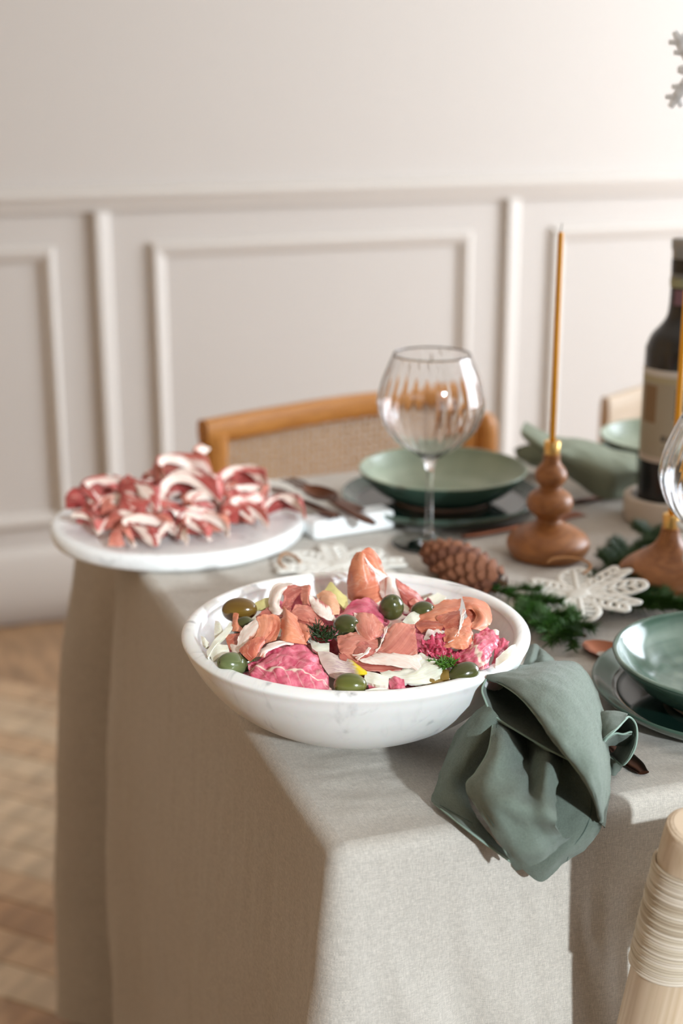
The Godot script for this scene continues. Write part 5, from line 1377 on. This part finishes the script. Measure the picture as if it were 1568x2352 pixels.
func taper(at: Vector3, h: float, label: String) -> void:
	var t := thing("candle", label, "candle", at, "beeswax tapers")
	part("wax", lathe(PackedVector2Array([Vector2(0, 0), Vector2(0.0030, 0), Vector2(0.0029, h * 0.5), Vector2(0.0027, h - 0.003), Vector2(0.0021, h - 0.0006), Vector2(0, h)]), 24), M.beeswax, t)
	part("wick", tube(PackedVector3Array([Vector3(0, h - 0.002, 0), Vector3(0.0002, h + 0.004, 0), Vector3(0.0009, h + 0.0085, 0.0005)]), [0.0008, 0.0006], 8, 6), M.wick, t)

func wine_glass(at: Vector3, label: String) -> void:
	var t := thing("wine_glass", label, "wine glass", at, "ribbed wine glasses")
	var st := begin()
	var k := 28
	# one closed skin: foot, stem, outer bowl, rim, inner bowl
	var outer := PackedVector2Array([Vector2(0, 0.0002), Vector2(0.036, 0.0002), Vector2(0.0395, 0.0008), Vector2(0.0400, 0.0016), Vector2(0.0385, 0.0024), Vector2(0.022, 0.0040), Vector2(0.010, 0.0072), Vector2(0.0052, 0.0130), Vector2(0.0039, 0.026), Vector2(0.0035, 0.050), Vector2(0.0037, 0.074), Vector2(0.0050, 0.088), Vector2(0.0090, 0.0960), Vector2(0.020, 0.1035), Vector2(0.036, 0.1150), Vector2(0.050, 0.1320), Vector2(0.0575, 0.1520), Vector2(0.0572, 0.1660), Vector2(0.0530, 0.1830), Vector2(0.0465, 0.1990), Vector2(0.0412, 0.2110)])
	var inner := PackedVector2Array([Vector2(0.0404, 0.2110), Vector2(0.0457, 0.1988), Vector2(0.0521, 0.1828), Vector2(0.0562, 0.1660), Vector2(0.0565, 0.1522), Vector2(0.0490, 0.1328), Vector2(0.035, 0.1160), Vector2(0.0195, 0.1052), Vector2(0.0085, 0.1000), Vector2(0.0, 0.0990)])
	var rows := []
	var n := 110
	for i in n + 1:
		rows.append(spline2(outer, float(i) / n))
	for i in 61:
		rows.append(spline2(inner, i / 60.0))
	var seg := k * 6
	var g := []
	for i in rows.size():
		var row := PackedVector3Array()
		for j in seg + 1:
			var a := TAU * (j % seg) / seg
			var r := maxf(rows[i].x, 0.0)
			if i > n:  # the ribs are pressed into the inside of the bowl and fade to the rim
				var f := smoothstep(0.008, 0.03, r) * (1.0 - smoothstep(0.195, 0.209, rows[i].y) * 0.7)
				r -= 0.00017 * f * (1.0 + cos(a * k))
			row.append(Vector3(cos(a) * r, rows[i].y, sin(a) * r))
		g.append(row)
	add_grid(st, g, 1, true)
	part("glass", done(st), M.glass, t)

func bottle() -> void:
	var at := Vector3(0.9028, 0.7502, -1.4178)
	var t := thing("wine_coaster", "thick cream stone wine coaster under the dark bottle", "coaster", at)
	part("ring", lathe(PackedVector2Array([Vector2(0, 0), Vector2(0.0505, 0), Vector2(0.0522, 0.002), Vector2(0.0522, 0.0285), Vector2(0.0508, 0.0302), Vector2(0.0440, 0.0302), Vector2(0.0425, 0.0285), Vector2(0.0420, 0.006), Vector2(0, 0.006)]), 72), M.travertine, t)
	var b := thing("wine_bottle", "dark wine bottle with a cream label and grey capsule standing in the coaster", "bottle", at + Vector3(0, 0.0064, 0))
	var r := 0.0375
	part("body", lathe(PackedVector2Array([Vector2(0, 0.004), Vector2(0.02, 0.002), Vector2(0.034, 0.0), Vector2(0.0368, 0.0025), Vector2(r, 0.007), Vector2(r, 0.05), Vector2(r, 0.12), Vector2(r, 0.188), Vector2(r - 0.0012, 0.197), Vector2(0.0315, 0.209), Vector2(0.0225, 0.2195), Vector2(0.0165, 0.229), Vector2(0.0146, 0.240), Vector2(0.0140, 0.26), Vector2(0.0137, 0.300), Vector2(0, 0.300)]), 64, 3), M.bottle_glass, b)
	part("capsule", lathe(PackedVector2Array([Vector2(0.0142, 0.262), Vector2(0.0146, 0.262), Vector2(0.0143, 0.302), Vector2(0.0158, 0.3035), Vector2(0.0160, 0.3125), Vector2(0.0152, 0.3145), Vector2(0, 0.3150)]), 48), M.capsule, b)
	# paper: front label, its top band, neck strip and round seal
	part("label", wrap_label(r + 0.0003, 0.068, 0.172, -140, 140), label_paper(), b)
	part("label_band", wrap_label(r + 0.0006, 0.166, 0.1735, -140, 140), mat("label_white", Color(0.83, 0.81, 0.78), 0.7), b)
	part("neck_strip", wrap_label(0.0149, 0.262, 0.272, -180, 180), mat("strip_green", Color(0.62, 0.62, 0.48), 0.7), b)
	part("neck_seal", wrap_label(0.0150, 0.243, 0.260, -60, 60), mat("seal_pink", Color(0.50, 0.37, 0.42), 0.6), b)

func wrap_label(r: float, y0: float, y1: float, a0: float, a1: float) -> ArrayMesh:
	var st := begin()
	var lo := PackedVector3Array()
	var hi := PackedVector3Array()
	for i in 49:
		var a := deg_to_rad(lerpf(a0, a1, i / 48.0) + 100.0)
		lo.append(Vector3(cos(a) * r, y0, sin(a) * r))
		hi.append(Vector3(cos(a) * r, y1, sin(a) * r))
	var ul := PackedVector2Array()
	var uh := PackedVector2Array()
	for i in 49:
		ul.append(Vector2(1.0 - i / 48.0, 1))
		uh.append(Vector2(1.0 - i / 48.0, 0))
	add_grid(st, [lo, hi], 1, false, [ul, uh])
	return done(st)

# cream paper with a dark engraving, a brown side panel and a line of dark lettering too blurred to read
func label_paper() -> StandardMaterial3D:
	var im := Image.create(512, 320, false, Image.FORMAT_RGB8)
	im.fill(Color(0.66, 0.62, 0.54))
	im.fill_rect(Rect2i(0, 0, 512, 40), Color(0.70, 0.66, 0.53))
	im.fill_rect(Rect2i(96, 52, 56, 130), Color(0.55, 0.44, 0.32))
	im.fill_rect(Rect2i(0, 300, 512, 20), Color(0.78, 0.73, 0.68))
	for k in 7:
		im.fill_rect(Rect2i(212, 60 + k * 15, 92, 9), Color(0.33, 0.33, 0.30))
	for k in 9:
		im.fill_rect(Rect2i(176 + k * 19, 222 + (k % 3) * 3, 13, 20 - (k % 2) * 6), Color(0.30, 0.29, 0.27))
	for k in 14:
		im.fill_rect(Rect2i(180 + k * 12, 266, 7, 7), Color(0.45, 0.43, 0.39))
	return tex_mat("label_paper", ImageTexture.create_from_image(im), 0.75)

func pine_cone(tip: Vector3, base: Vector3) -> void:
	var axis := tip - base
	var length := axis.length()
	var y := axis.normalized()
	var x := y.cross(Vector3.UP).normalized()
	var b := Basis(x, y, x.cross(y))
	var t := thing("pine_cone", "brown pine cone lying on its side beyond the salad bowl", "pine cone", base)
	var core := PackedVector2Array()
	for i in 13:
		var s := i / 12.0
		core.append(Vector2(cone_r(s) * 0.80, s * length * 0.97))
	core[0].x = 0.0
	core[12].x = 0.0
	part("core", lathe(core, 24), M.cone_core, t).basis = b
	part("stub", tube(PackedVector3Array([-y * 0.007, Vector3.ZERO, y * 0.006]), [0.0025, 0.0035], 8, 4), M.twig, t)
	# one scale, drawn three ways, then laid on in spirals
	var shapes := []
	for v in 3:
		var st := begin()
		var w := 0.0064 + 0.0005 * v
		var l := 0.0125
		var rows := []
		var back := []
		for i in 7:
			var s := i / 6.0
			var ww := w * pow(sin(PI * clampf(0.10 + s * 0.83, 0.0, 1.0)), 0.6)
			var row := PackedVector3Array()
			var rb := PackedVector3Array()
			for j in 5:
				var q := j / 2.0 - 1.0
				var p := Vector3(q * ww, s * l, 0.0022 * (1.0 - q * q) + 0.0022 * s * s)
				row.append(p)
				rb.append(p - Vector3(0, 0.0002, 0.0011))
			rows.append(row)
			back.append(rb)
		add_grid(st, rows, 1, true)
		add_grid(st, back, 2, false)
		add_grid(st, [rows[6], back[6]], 3, true)
		shapes.append(done(st))
	var n := 96
	for i in n:
		var s := (i + 0.5) / n
		var a := i * 2.39996
		var r := cone_r(s)
		var out := (x * cos(a) + b.z * sin(a)).normalized()
		var side := y.cross(out).normalized()
		var grow := (cone_r(minf(s + 0.05, 1.0)) - cone_r(maxf(s - 0.05, 0.0))) / (0.1 * length)
		var up := (y + out * clampf(grow + 0.42, -1.0, 0.9)).normalized()
		var nb := Basis(side, up, side.cross(up)).orthonormalized().scaled_local(Vector3.ONE * (0.55 + 0.5 * r / 0.019))
		var o := part("scale", shapes[i % 3], M.cone_scale if i % 4 else M.cone_scale_dark, t, y * s * length * 0.93 + out * r * 0.80)
		o.basis = nb

func cone_r(s: float) -> float:
	return 0.0195 * pow(sin(PI * clampf(0.10 + s * 0.84, 0.0, 1.0)), 0.62) * (0.84 + 0.26 * s)

func sprig(path: Array, label: String, sd: int, light: bool) -> void:
	var t := thing("fir_sprig", label, "fir sprig", path[0], "fir sprigs on the table")
	var p := PackedVector3Array()
	for q in path:
		p.append(q - path[0])
	part("stem", tube(p, [0.0016, 0.0008], 7, 20), M.twig, t)
	var rng := RandomNumberGenerator.new()
	rng.seed = sd
	var lines := [p]
	for k in 11:  # side twigs
		var s := rng.randf_range(0.08, 0.85)
		var a := spline(p, s)
		var d := (spline(p, minf(s + 0.05, 1.0)) - spline(p, s - 0.05)).normalized()
		var sd2 := d.cross(Vector3.UP).normalized() * (1.0 if k % 2 else -1.0)
		var l := rng.randf_range(0.022, 0.040)
		var b := a + (d * 0.8 + sd2 * 0.75 + Vector3(0, rng.randf_range(0.0, 0.25), 0)).normalized() * l
		var tw := PackedVector3Array([a, a.lerp(b, 0.5) + Vector3(0, 0.002, 0), b])
		lines.append(tw)
		part("twig", tube(tw, [0.0011, 0.0006], 6, 8), M.twig, t)
	var st := begin()
	for l in lines:
		var count := int(420.0 * (1.0 if l == p else 0.42))
		for i in count:
			var s := rng.randf()
			var a := spline(l, s)
			var d := (spline(l, minf(s + 0.04, 1.0)) - spline(l, maxf(s - 0.04, 0.0))).normalized()
			var rnd := Vector3(rng.randf_range(-1, 1), rng.randf_range(-0.35, 1), rng.randf_range(-1, 1))
			var out := (rnd - d * rnd.dot(d)).normalized()
			var n := (d * 0.75 + out).normalized() * rng.randf_range(0.008, 0.0135)
			var w := n.cross(rnd).normalized() * 0.0009
			var w2 := n.cross(w).normalized() * 0.0004
			st.set_smooth_group(-1)
			var e := a + n
			if e.y + path[0].y < 0.7508:
				continue
			for f in [[a + w, a + w2, e], [a + w2, a - w, e], [a - w, a - w2, e], [a - w2, a + w, e]]:
				for v in f:
					st.set_uv(Vector2.ZERO)
					st.add_vertex(v)
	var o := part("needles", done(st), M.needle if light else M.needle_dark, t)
	o.set_meta("kind", "stuff")

# openwork flower: eight petals, each a flat frame with a rib and cross bars; two shapes in turn
func flower(at: Vector3, tilt: Vector3, turn: float, label: String, loop: Array) -> void:
	var t := thing("flower_ornament", label, "ornament", at, "white flower ornaments")
	var b := Basis.from_euler(tilt) * Basis(Vector3.UP, deg_to_rad(turn))
	var shapes := [petal(0), petal(1)]
	for k in 8:
		var o := part("petal", shapes[k % 2], M.ceramic_white, t)
		o.basis = b * Basis(Vector3.UP, TAU * k / 8.0)
	part("centre", lathe(PackedVector2Array([Vector2(0, -0.0012), Vector2(0.0125, -0.0012), Vector2(0.0132, 0.0), Vector2(0.0125, 0.0014), Vector2(0.006, 0.0026), Vector2(0, 0.0022)]), 24), M.ceramic_white, t).basis = b
	if loop.size() > 0:
		var p := PackedVector3Array()
		for q in loop:
			p.append(q - at)
		part("twine_loop", tube(p, [0.0014], 8, 30), M.twine, t)

func petal(kind: int) -> ArrayMesh:
	var st := begin()
	var h := [0.0013]
	var out := PackedVector3Array()
	# outline from the centre out one side, round the tip and back
	var pts := [[0.006, 0.0], [0.016, 0.0065], [0.030, 0.0125], [0.045, 0.0150], [0.055, 0.0125], [0.062, 0.0065], [0.0635, 0.0]] if kind == 0 else [[0.006, 0.0], [0.016, 0.0055], [0.030, 0.0100], [0.044, 0.0115], [0.055, 0.0105], [0.066, 0.0092], [0.0575, 0.0]]
	for q in pts:
		out.append(Vector3(q[0], 0, q[1]))
	var other := PackedVector3Array()
	for q in out:
		other.append(Vector3(q.x, 0, -q.z))
	for line in [out, other]:
		add_sweep(st, line, [0.0036], h, Vector3.UP, 8, 26, 1, 0.6)
	add_sweep(st, PackedVector3Array([Vector3(0.006, 0.0006, 0), Vector3(0.058, 0.0006, 0)]), [0.0028, 0.0022], [0.0012], Vector3.UP, 8, 6, 1, 0.6)
	for k in 4:
		var x := 0.018 + 0.0105 * k
		for s in [-1.0, 1.0]:
			add_sweep(st, PackedVector3Array([Vector3(x, 0.0003, 0), Vector3(x + 0.008, 0.0003, s * (0.0085 + 0.0022 * minf(k, 2)))]), [0.0029, 0.0023], [0.0011], Vector3.UP, 8, 4, 1, 0.6)
	return done(st)

# ---------------------------------------------------------------- near place
func near_setting() -> void:
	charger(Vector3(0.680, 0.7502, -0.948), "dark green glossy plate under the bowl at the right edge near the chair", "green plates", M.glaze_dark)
	dish(Vector3(0.670, 0.7580, -0.937), "mottled green glazed bowl at the right edge beside the near napkin", "green bowls", M.glaze_inside)
	var s := thing("table_spoon", "copper spoon lying behind the near green plate", "spoon", Vector3(0.6619, 0.7525, -1.0003))
	cutlery(s, (Vector3(0.6190, 0.7525, -1.1109) - Vector3(0.6619, 0.7525, -1.0003)).normalized(), 2, (Vector3(0.6190, 0.7525, -1.1109) - Vector3(0.6619, 0.7525, -1.0003)).length() - 0.022)
	var k := thing("table_knife", "dark bronze knife with its handle end showing from under the near napkin", "knife", Vector3(0.5402, 0.7525, -0.8585))
	cutlery(k, (Vector3(0.5432, 0.7525, -0.9243) - Vector3(0.5402, 0.7525, -0.8585)).normalized(), 0, 0.17, M.dark_bronze)

func sheet_line(a: Array, cols: int, v: float, along_rows: bool, lift: float) -> PackedVector3Array:
	var p := mm(a)
	var nr := p.size() / cols
	var out := PackedVector3Array()
	if along_rows:  # a line that runs through the columns, at share v of the rows
		for j in cols:
			var c := PackedVector3Array()
			for i in nr:
				c.append(p[i * cols + j])
			out.append(spline(c, v))
	else:
		for i in nr:
			out.append(spline(p.slice(i * cols, i * cols + cols), v))
	var up := Vector3(-0.28, 0.40, 0.80) * lift
	for i in out.size():
		out[i] += up
	return out

func front_napkin() -> void:
	var at := Vector3(0.4600, 0.7502, -0.8500)
	var t := thing("napkin", "grey green linen napkin gathered at the bowl and hanging over the front edge", "napkin", at, "green linen napkins")
	var flap := [[-18.5, 69.5, -69.7, 24.7, 55.9, -106.2, 64.6, 46.8, -126.2, 85.3, 42.3, -119.4, 77.3, 33.2, -72.4, 55.8, 24.0, -21.4, 38.8, 15.0, 13.6, 21.8, -8.2, 38.0, -34.0, 82.3, -40.1, -4.9, 79.6, -47.5, 30.2, 73.2, -62.0, 47.9, 66.8, -57.4, 40.8, 57.7, -17.3, 28.7, 45.0, 18.2, 17.9, 32.2, 42.4, 15.3, -0.3, 46.0, -35.2, 83.2, -37.6, -21.3, 86.8, -22.6, -4.6, 87.8, -11.2, 3.0, 84.1, 7.6, 1.0, 74.1, 36.7, -1.4, 59.5, 58.8, -0.3, 43.2, 66.5, 9.6, 6.6, 55.0, -35.6, 83.2, -36.7, -29.1, 85.0, -17.1, -27.1, 85.9, 10.5, -26.5, 82.3, 37.3, -24.7, 73.2, 58.9, -16.1, 58.6, 67.5, -9.8, 43.2, 75.9, 9.5, 7.3, 55.0, -35.1, 82.3, -37.8, -29.5, 82.3, -20.2, -28.1, 82.3, 5.0, -28.0, 77.7, 32.0, -24.1, 67.7, 49.8, -15.2, 54.1, 58.1, -6.6, 39.5, 65.8, 10.9, 6.2, 52.0], 8]
	var lip := [[-35.9, 82.3, -37.5, -42.6, 77.7, -30.3, -42.8, 72.3, -24.8, -40.4, 65.0, -19.7, -34.8, 59.5, -11.7, -24.5, 54.1, 5.3, -13.9, 49.5, 23.1, -1.2, 43.2, 31.7, -23.5, 72.3, -56.3, -27.1, 66.8, -48.2, -24.8, 61.4, -41.3, -20.9, 56.8, -35.0, -12.7, 51.4, -29.4, -4.6, 46.8, -12.9, 0.8, 42.2, 8.1, 6.5, 37.7, 22.7, -7.8, 59.5, -77.3, -3.7, 54.1, -70.8, 3.6, 48.6, -68.2, 7.7, 45.0, -59.1, 12.7, 41.3, -46.7, 15.1, 37.7, -29.5, 16.2, 34.1, -10.3, 17.4, 30.4, 8.1, 19.5, 48.6, -106.8, 28.4, 46.8, -101.2, 36.2, 43.2, -93.4, 36.2, 40.4, -76.3, 34.9, 37.7, -56.9, 31.9, 34.1, -34.9, 28.0, 30.4, -14.2, 23.2, 26.8, 5.1], 8]
	var left := [[-40.9, 66.8, -27.2, -41.5, 68.6, -17.6, -38.2, 65.0, -15.9, -33.0, 57.7, -15.3, -48.9, 43.2, -47.3, -49.9, 50.4, -26.6, -46.1, 48.6, -17.5, -35.1, 37.7, -23.4, -54.3, 25.0, -55.4, -58.7, 32.2, -32.1, -58.1, 30.4, -18.6, -48.6, 19.5, -21.7, -67.6, 12.2, -41.0, -71.0, 19.5, -21.2, -68.4, 16.8, -12.3, -60.9, 9.5, -11.1, -83.7, 5.9, -19.8, -79.2, 9.5, 1.1, -73.2, 9.5, 13.5, -67.4, 6.8, 20.4, -85.1, 4.0, -13.3, -80.8, 4.9, 22.2, -68.8, -3.8, 38.0, -48.0, -22.6, 38.0], 4]
	var front := [[-32.2, 59.5, -31.1, -21.5, 52.3, -33.5, -9.4, 45.0, -24.6, -6.1, 43.2, -9.7, 1.5, 42.2, -6.1, 7.6, 37.7, 0.5, -53.5, 50.4, 6.8, -50.9, 55.9, 22.5, -18.6, 32.2, -3.6, -21.8, 39.5, 16.6, -23.5, 46.8, 37.0, -13.5, 35.9, 33.5, -68.9, 41.3, 20.1, -67.1, 48.6, 41.3, -45.7, 41.3, 38.9, -35.4, 32.2, 36.7, -34.4, 40.4, 54.0, -26.5, 32.2, 52.8, -76.7, 32.2, 22.1, -76.8, 39.5, 52.3, -66.7, 41.3, 66.9, -52.6, 35.9, 68.4, -45.8, 34.1, 76.9, -38.1, 27.7, 76.8, -76.1, 23.1, 51.9, -73.2, 28.6, 66.1, -61.2, 23.2, 67.0, -49.8, 19.7, 69.0, -37.5, 11.6, 65.0, -24.7, 7.9, 60.0, -66.0, 4.4, 58.0, -63.0, 4.7, 62.0, -58.5, 4.6, 68.0, -49.6, 4.0, 70.0, -38.1, 2.7, 67.0, -21.9, 3.5, 60.0, -53.9, -17.3, 55.0, -52.9, -15.4, 58.0, -50.3, -9.9, 65.0, -42.7, -5.9, 67.0, -31.3, -2.7, 64.0, -15.7, 2.0, 58.0], 6]
	var inner := [[2.6, 34.1, -5.0, 9.5, 34.1, 7.5, 10.1, 30.4, 27.7, 11.4, 21.3, 46.6, -7.1, 21.3, 18.8, 0.5, 19.5, 25.8, 8.9, 15.9, 37.3, 15.1, 9.1, 44.0, -15.9, 10.4, 33.1, -5.3, 9.5, 37.6, 4.4, 7.1, 44.0, 14.4, 0.4, 47.0, -27.5, -6.2, 42.0, -16.1, -3.1, 47.0, -3.6, -1.2, 50.0, 11.9, -2.1, 50.0, -37.6, -24.6, 38.0, -26.8, -21.8, 47.0, -13.3, -13.6, 50.0, 8.3, -8.4, 48.0, -39.0, -29.6, 36.0, -26.8, -38.0, 42.0, -12.1, -26.2, 44.0, 2.5, -17.9, 44.0], 4]
	var rufftop := [[50.7, 42.3, -34.3, 55.6, 46.8, -28.3, 61.7, 48.6, -21.9, 68.9, 46.8, -17.3, 39.5, 43.2, -11.5, 41.4, 50.4, -3.2, 48.3, 52.3, -1.2, 63.7, 49.5, -9.7, 32.3, 42.3, 9.1, 33.9, 48.6, 15.2, 42.9, 52.3, 11.9, 62.5, 50.4, -6.5], 4]
	var ruffloop := [[45.2, 51.4, 9.2, 62.8, 50.4, -7.0, 67.8, 45.9, -4.3, 66.2, 39.5, 1.8, 63.5, 30.4, 4.3, 59.3, 21.3, 3.3, 56.7, 15.9, -1.2, 58.2, 14.0, -17.1, 55.2, 15.0, -23.1, 60.8, 33.2, -23.6, 72.1, 32.2, -31.0, 75.9, 30.4, -27.6, 74.4, 26.8, -20.9, 70.6, 21.3, -16.2, 65.5, 15.0, -14.0, 63.5, 10.4, -18.7, 64.0, 9.5, -29.4, 62.3, 10.4, -34.1, 64.1, 19.5, -40.8, 70.6, 19.5, -44.8, 73.8, 18.6, -42.6, 73.8, 16.8, -37.3, 71.0, 14.0, -32.1, 68.2, 10.4, -32.0, 67.4, 7.7, -35.2, 66.7, 6.8, -38.9, 65.4, 7.7, -42.0], 9]
	var ruffin := [[38.2, 37.7, 2.6, 44.7, 40.4, -0.8, 52.1, 40.4, -4.2, 57.6, 39.5, -2.8, 64.8, 39.5, -4.1, 69.1, 34.1, -6.5, 49.3, 24.1, -14.7, 55.8, 25.0, -16.4, 62.4, 23.1, -18.1, 67.9, 21.3, -20.1, 72.9, 21.3, -21.4, 76.1, 19.5, -24.3], 6]
	var rufflow := [[53.9, 15.9, -22.1, 55.3, 15.9, -17.2, 56.4, 15.0, -11.4, 60.7, 14.0, -5.5, 52.4, 11.3, -17.7, 57.1, 9.5, -17.1, 57.2, 7.7, -12.2, 62.8, 6.8, -12.1, 50.9, 4.0, -13.4, 53.3, 4.0, -11.1, 56.3, 3.1, -10.0, 61.0, 3.1, -14.7], 4]
	var rolls := [[33.1, 46.8, -119.0, 43.1, 51.4, -131.4, 60.4, 48.6, -158.4, 30.6, 54.1, -103.3, 41.9, 57.7, -119.0, 60.6, 52.3, -151.4, 41.1, 50.4, -112.4, 54.8, 50.4, -135.2, 66.4, 48.6, -155.1, 44.6, 54.1, -103.7, 57.0, 52.3, -127.9, 68.6, 46.8, -153.3, 65.8, 42.2, -128.1, 67.9, 45.0, -135.3, 74.2, 41.3, -157.8], 3]
	var st := begin()
	var g := 1
	for s in [[flap, 0.8, 1.1, 48], [lip, 0.6, 0.9, 40], [left, 0.9, 0.5, 36], [front, 0.9, 0.8, 48], [inner, 0.8, 0.6, 36], [rufftop, 0.4, 0.4, 24], [ruffloop, 0.4, 0.8, 40], [ruffin, 0.3, 0.6, 24], [rufflow, 0.3, 0.4, 20], [rolls, 0.6, 0.4, 28]]:
		add_sheet(st, s[0][0], s[0][1], 0.0009, 0.0012, 45.0, 0.0006, g, [Vector2(0.1 * g, 0.07 * g), Vector2(s[1] * 0.16, 0), Vector2(0, s[2] * 0.16)], s[3], g)
		g += 3
	part("cloth", done(st), M.napkin_linen, t)
	# stitched hems: a rolled edge and a line of thread beside it
	st = begin()
	for l in [sheet_line(flap[0], flap[1], 1.0, true, 0.0003), sheet_line(lip[0], lip[1], 0.0, true, 0.0), sheet_line(front[0], front[1], 0.0, false, 0.0), sheet_line(ruffloop[0], ruffloop[1], 0.0, true, 0.0), sheet_line(rufftop[0], rufftop[1], 1.0, true, 0.0), sheet_line(ruffin[0], ruffin[1], 0.0, true, 0.0), sheet_line(left[0], left[1], 1.0, true, 0.0)]:
		add_sweep(st, l, [0.0008], [0.0008], Vector3(0.1, 0.5, 0.8), 6, 50)
	part("hem", done(st), M.napkin_hem, t)
	st = begin()
	for l in [sheet_line(flap[0], flap[1], 0.86, true, 0.0012), sheet_line(front[0], front[1], 0.07, false, 0.0012), sheet_line(left[0], left[1], 0.88, true, 0.0012), sheet_line(inner[0], inner[1], 0.72, false, 0.0012)]:
		add_sweep(st, l, [0.00035], [0.00035], Vector3(0.1, 0.5, 0.8), 5, 60)
	part("hem_stitching", done(st), M.napkin_thread, t)

# ---------------------------------------------------------------- near chair
func near_chair() -> void:
	var top := Vector3(0.5033, 0.7831, -0.7270)
	var low := Vector3(0.4991, 0.6214, -0.7600)
	var d := (low - top).normalized()
	var foot := top + d * (top.y / -d.y)
	var t := thing("corded_chair", "wooden chair with a pale paper cord woven back at the front right", "chair", Vector3(top.x + 0.21, 0, top.z + 0.2))
	var at := t.position
	var r := 0.0232
	var wide := Vector3(0.42, 0, 0.0)
	for k in 2:
		var o := wide * k - at
		var st := begin()
		add_sweep(st, PackedVector3Array([top + o, top + o + d * 0.0012, top + o + d * 0.004, top + o + d * 0.02, top + o + d * 0.10, top + o + d * 0.45, foot + o]), [r - 0.005, r - 0.0025, r - 0.0005, r, r, r, 0.016], [r - 0.005, r - 0.0025, r - 0.0005, r, r, r, 0.016], Vector3.BACK, 40, 60)
		part("post", done(st), M.pale_wood, t)
	# cord wound round both posts, one turn above the other
	var side := wide.normalized()
	var nrm := side.cross(d).normalized()
	var mats := [M.paper_cord, M.paper_cord_pale, M.paper_cord, M.paper_cord_dark, M.paper_cord_pale]
	var rng := RandomNumberGenerator.new()
	rng.seed = 3
	for i in 40:
		var s := 0.0305 + i * 0.00222
		var c := top + d * s - at
		var p := PackedVector3Array()
		var rr := r + 0.0013 + rng.randf_range(-0.0003, 0.0005)
		var sag := rng.randf_range(-0.0006, 0.0006)
		for k in 21:
			var a := PI / 2 + PI * k / 20.0
			p.append(c + side * cos(a) * rr + nrm * sin(a) * rr + d * (0.004 * sin(a) + sag))
		for k in 21:
			var a := -PI / 2 + PI * k / 20.0
			p.append(c + wide + side * cos(a) * rr + nrm * sin(a) * rr + d * (0.004 * sin(a) - sag))
		p.append(p[0])
		var st := begin()
		add_sweep(st, p, [0.00135], [0.00135], d, 6)
		part("cord", done(st), mats[rng.randi_range(0, 4)], t)
	var lower := top + d * 0.24 - at
	var st2 := begin()
	add_sweep(st2, PackedVector3Array([lower, lower + wide]), [0.012], [0.012], Vector3.UP, 12)
	part("back_rail", done(st2), M.pale_wood, t)
	part("seat", box(Vector3(0.0, 0.44, 0.02), Vector3(0.44, 0.03, 0.40), 0.01), M.pale_wood, t)
	for k in 2:
		part("leg", tube(PackedVector3Array([Vector3(-0.19 + 0.38 * k, 0.44, 0.19), Vector3(-0.2 + 0.4 * k, 0, 0.2)]), [0.018, 0.014], 14, 4), M.pale_wood, t)

# ---------------------------------------------------------------- hanging snowflake
func hanging_ornament() -> void:
	var c := Vector3(0.7670, 1.2485, -1.2120)
	var t := thing("snowflake_ornament", "white snowflake ornament hanging at the upper right edge of the picture", "ornament", c)
	var sidev := Vector3(0.9426, 0, 0.3338)
	var st := begin()
	for k in 6:
		var a := TAU * k / 6.0
		var dir := sidev * cos(a) + Vector3.UP * sin(a)
		var l := 0.038 if k != 3 else 0.014
		add_sweep(st, PackedVector3Array([dir * 0.003, dir * l * 0.6, dir * l]), [0.0042, 0.0048, 0.0030], [0.0030], Vector3(0.33, 0, -0.94), 10, 10)
		for s in [-1.0, 1.0]:
			var d2 := sidev * cos(a + s * 1.05) + Vector3.UP * sin(a + s * 1.05)
			for f in ([0.45, 0.72] if k != 3 else []):
				add_sweep(st, PackedVector3Array([dir * l * f, dir * l * f + d2 * 0.010]), [0.0032, 0.0022], [0.0024], Vector3(0.33, 0, -0.94), 8, 4)
	part("snowflake", done(st), M.snow_white, t)
	part("thread", tube(PackedVector3Array([Vector3.UP * 0.036, Vector3(0, 2.70 - c.y, 0)]), [0.0003], 6), M.wick, t)
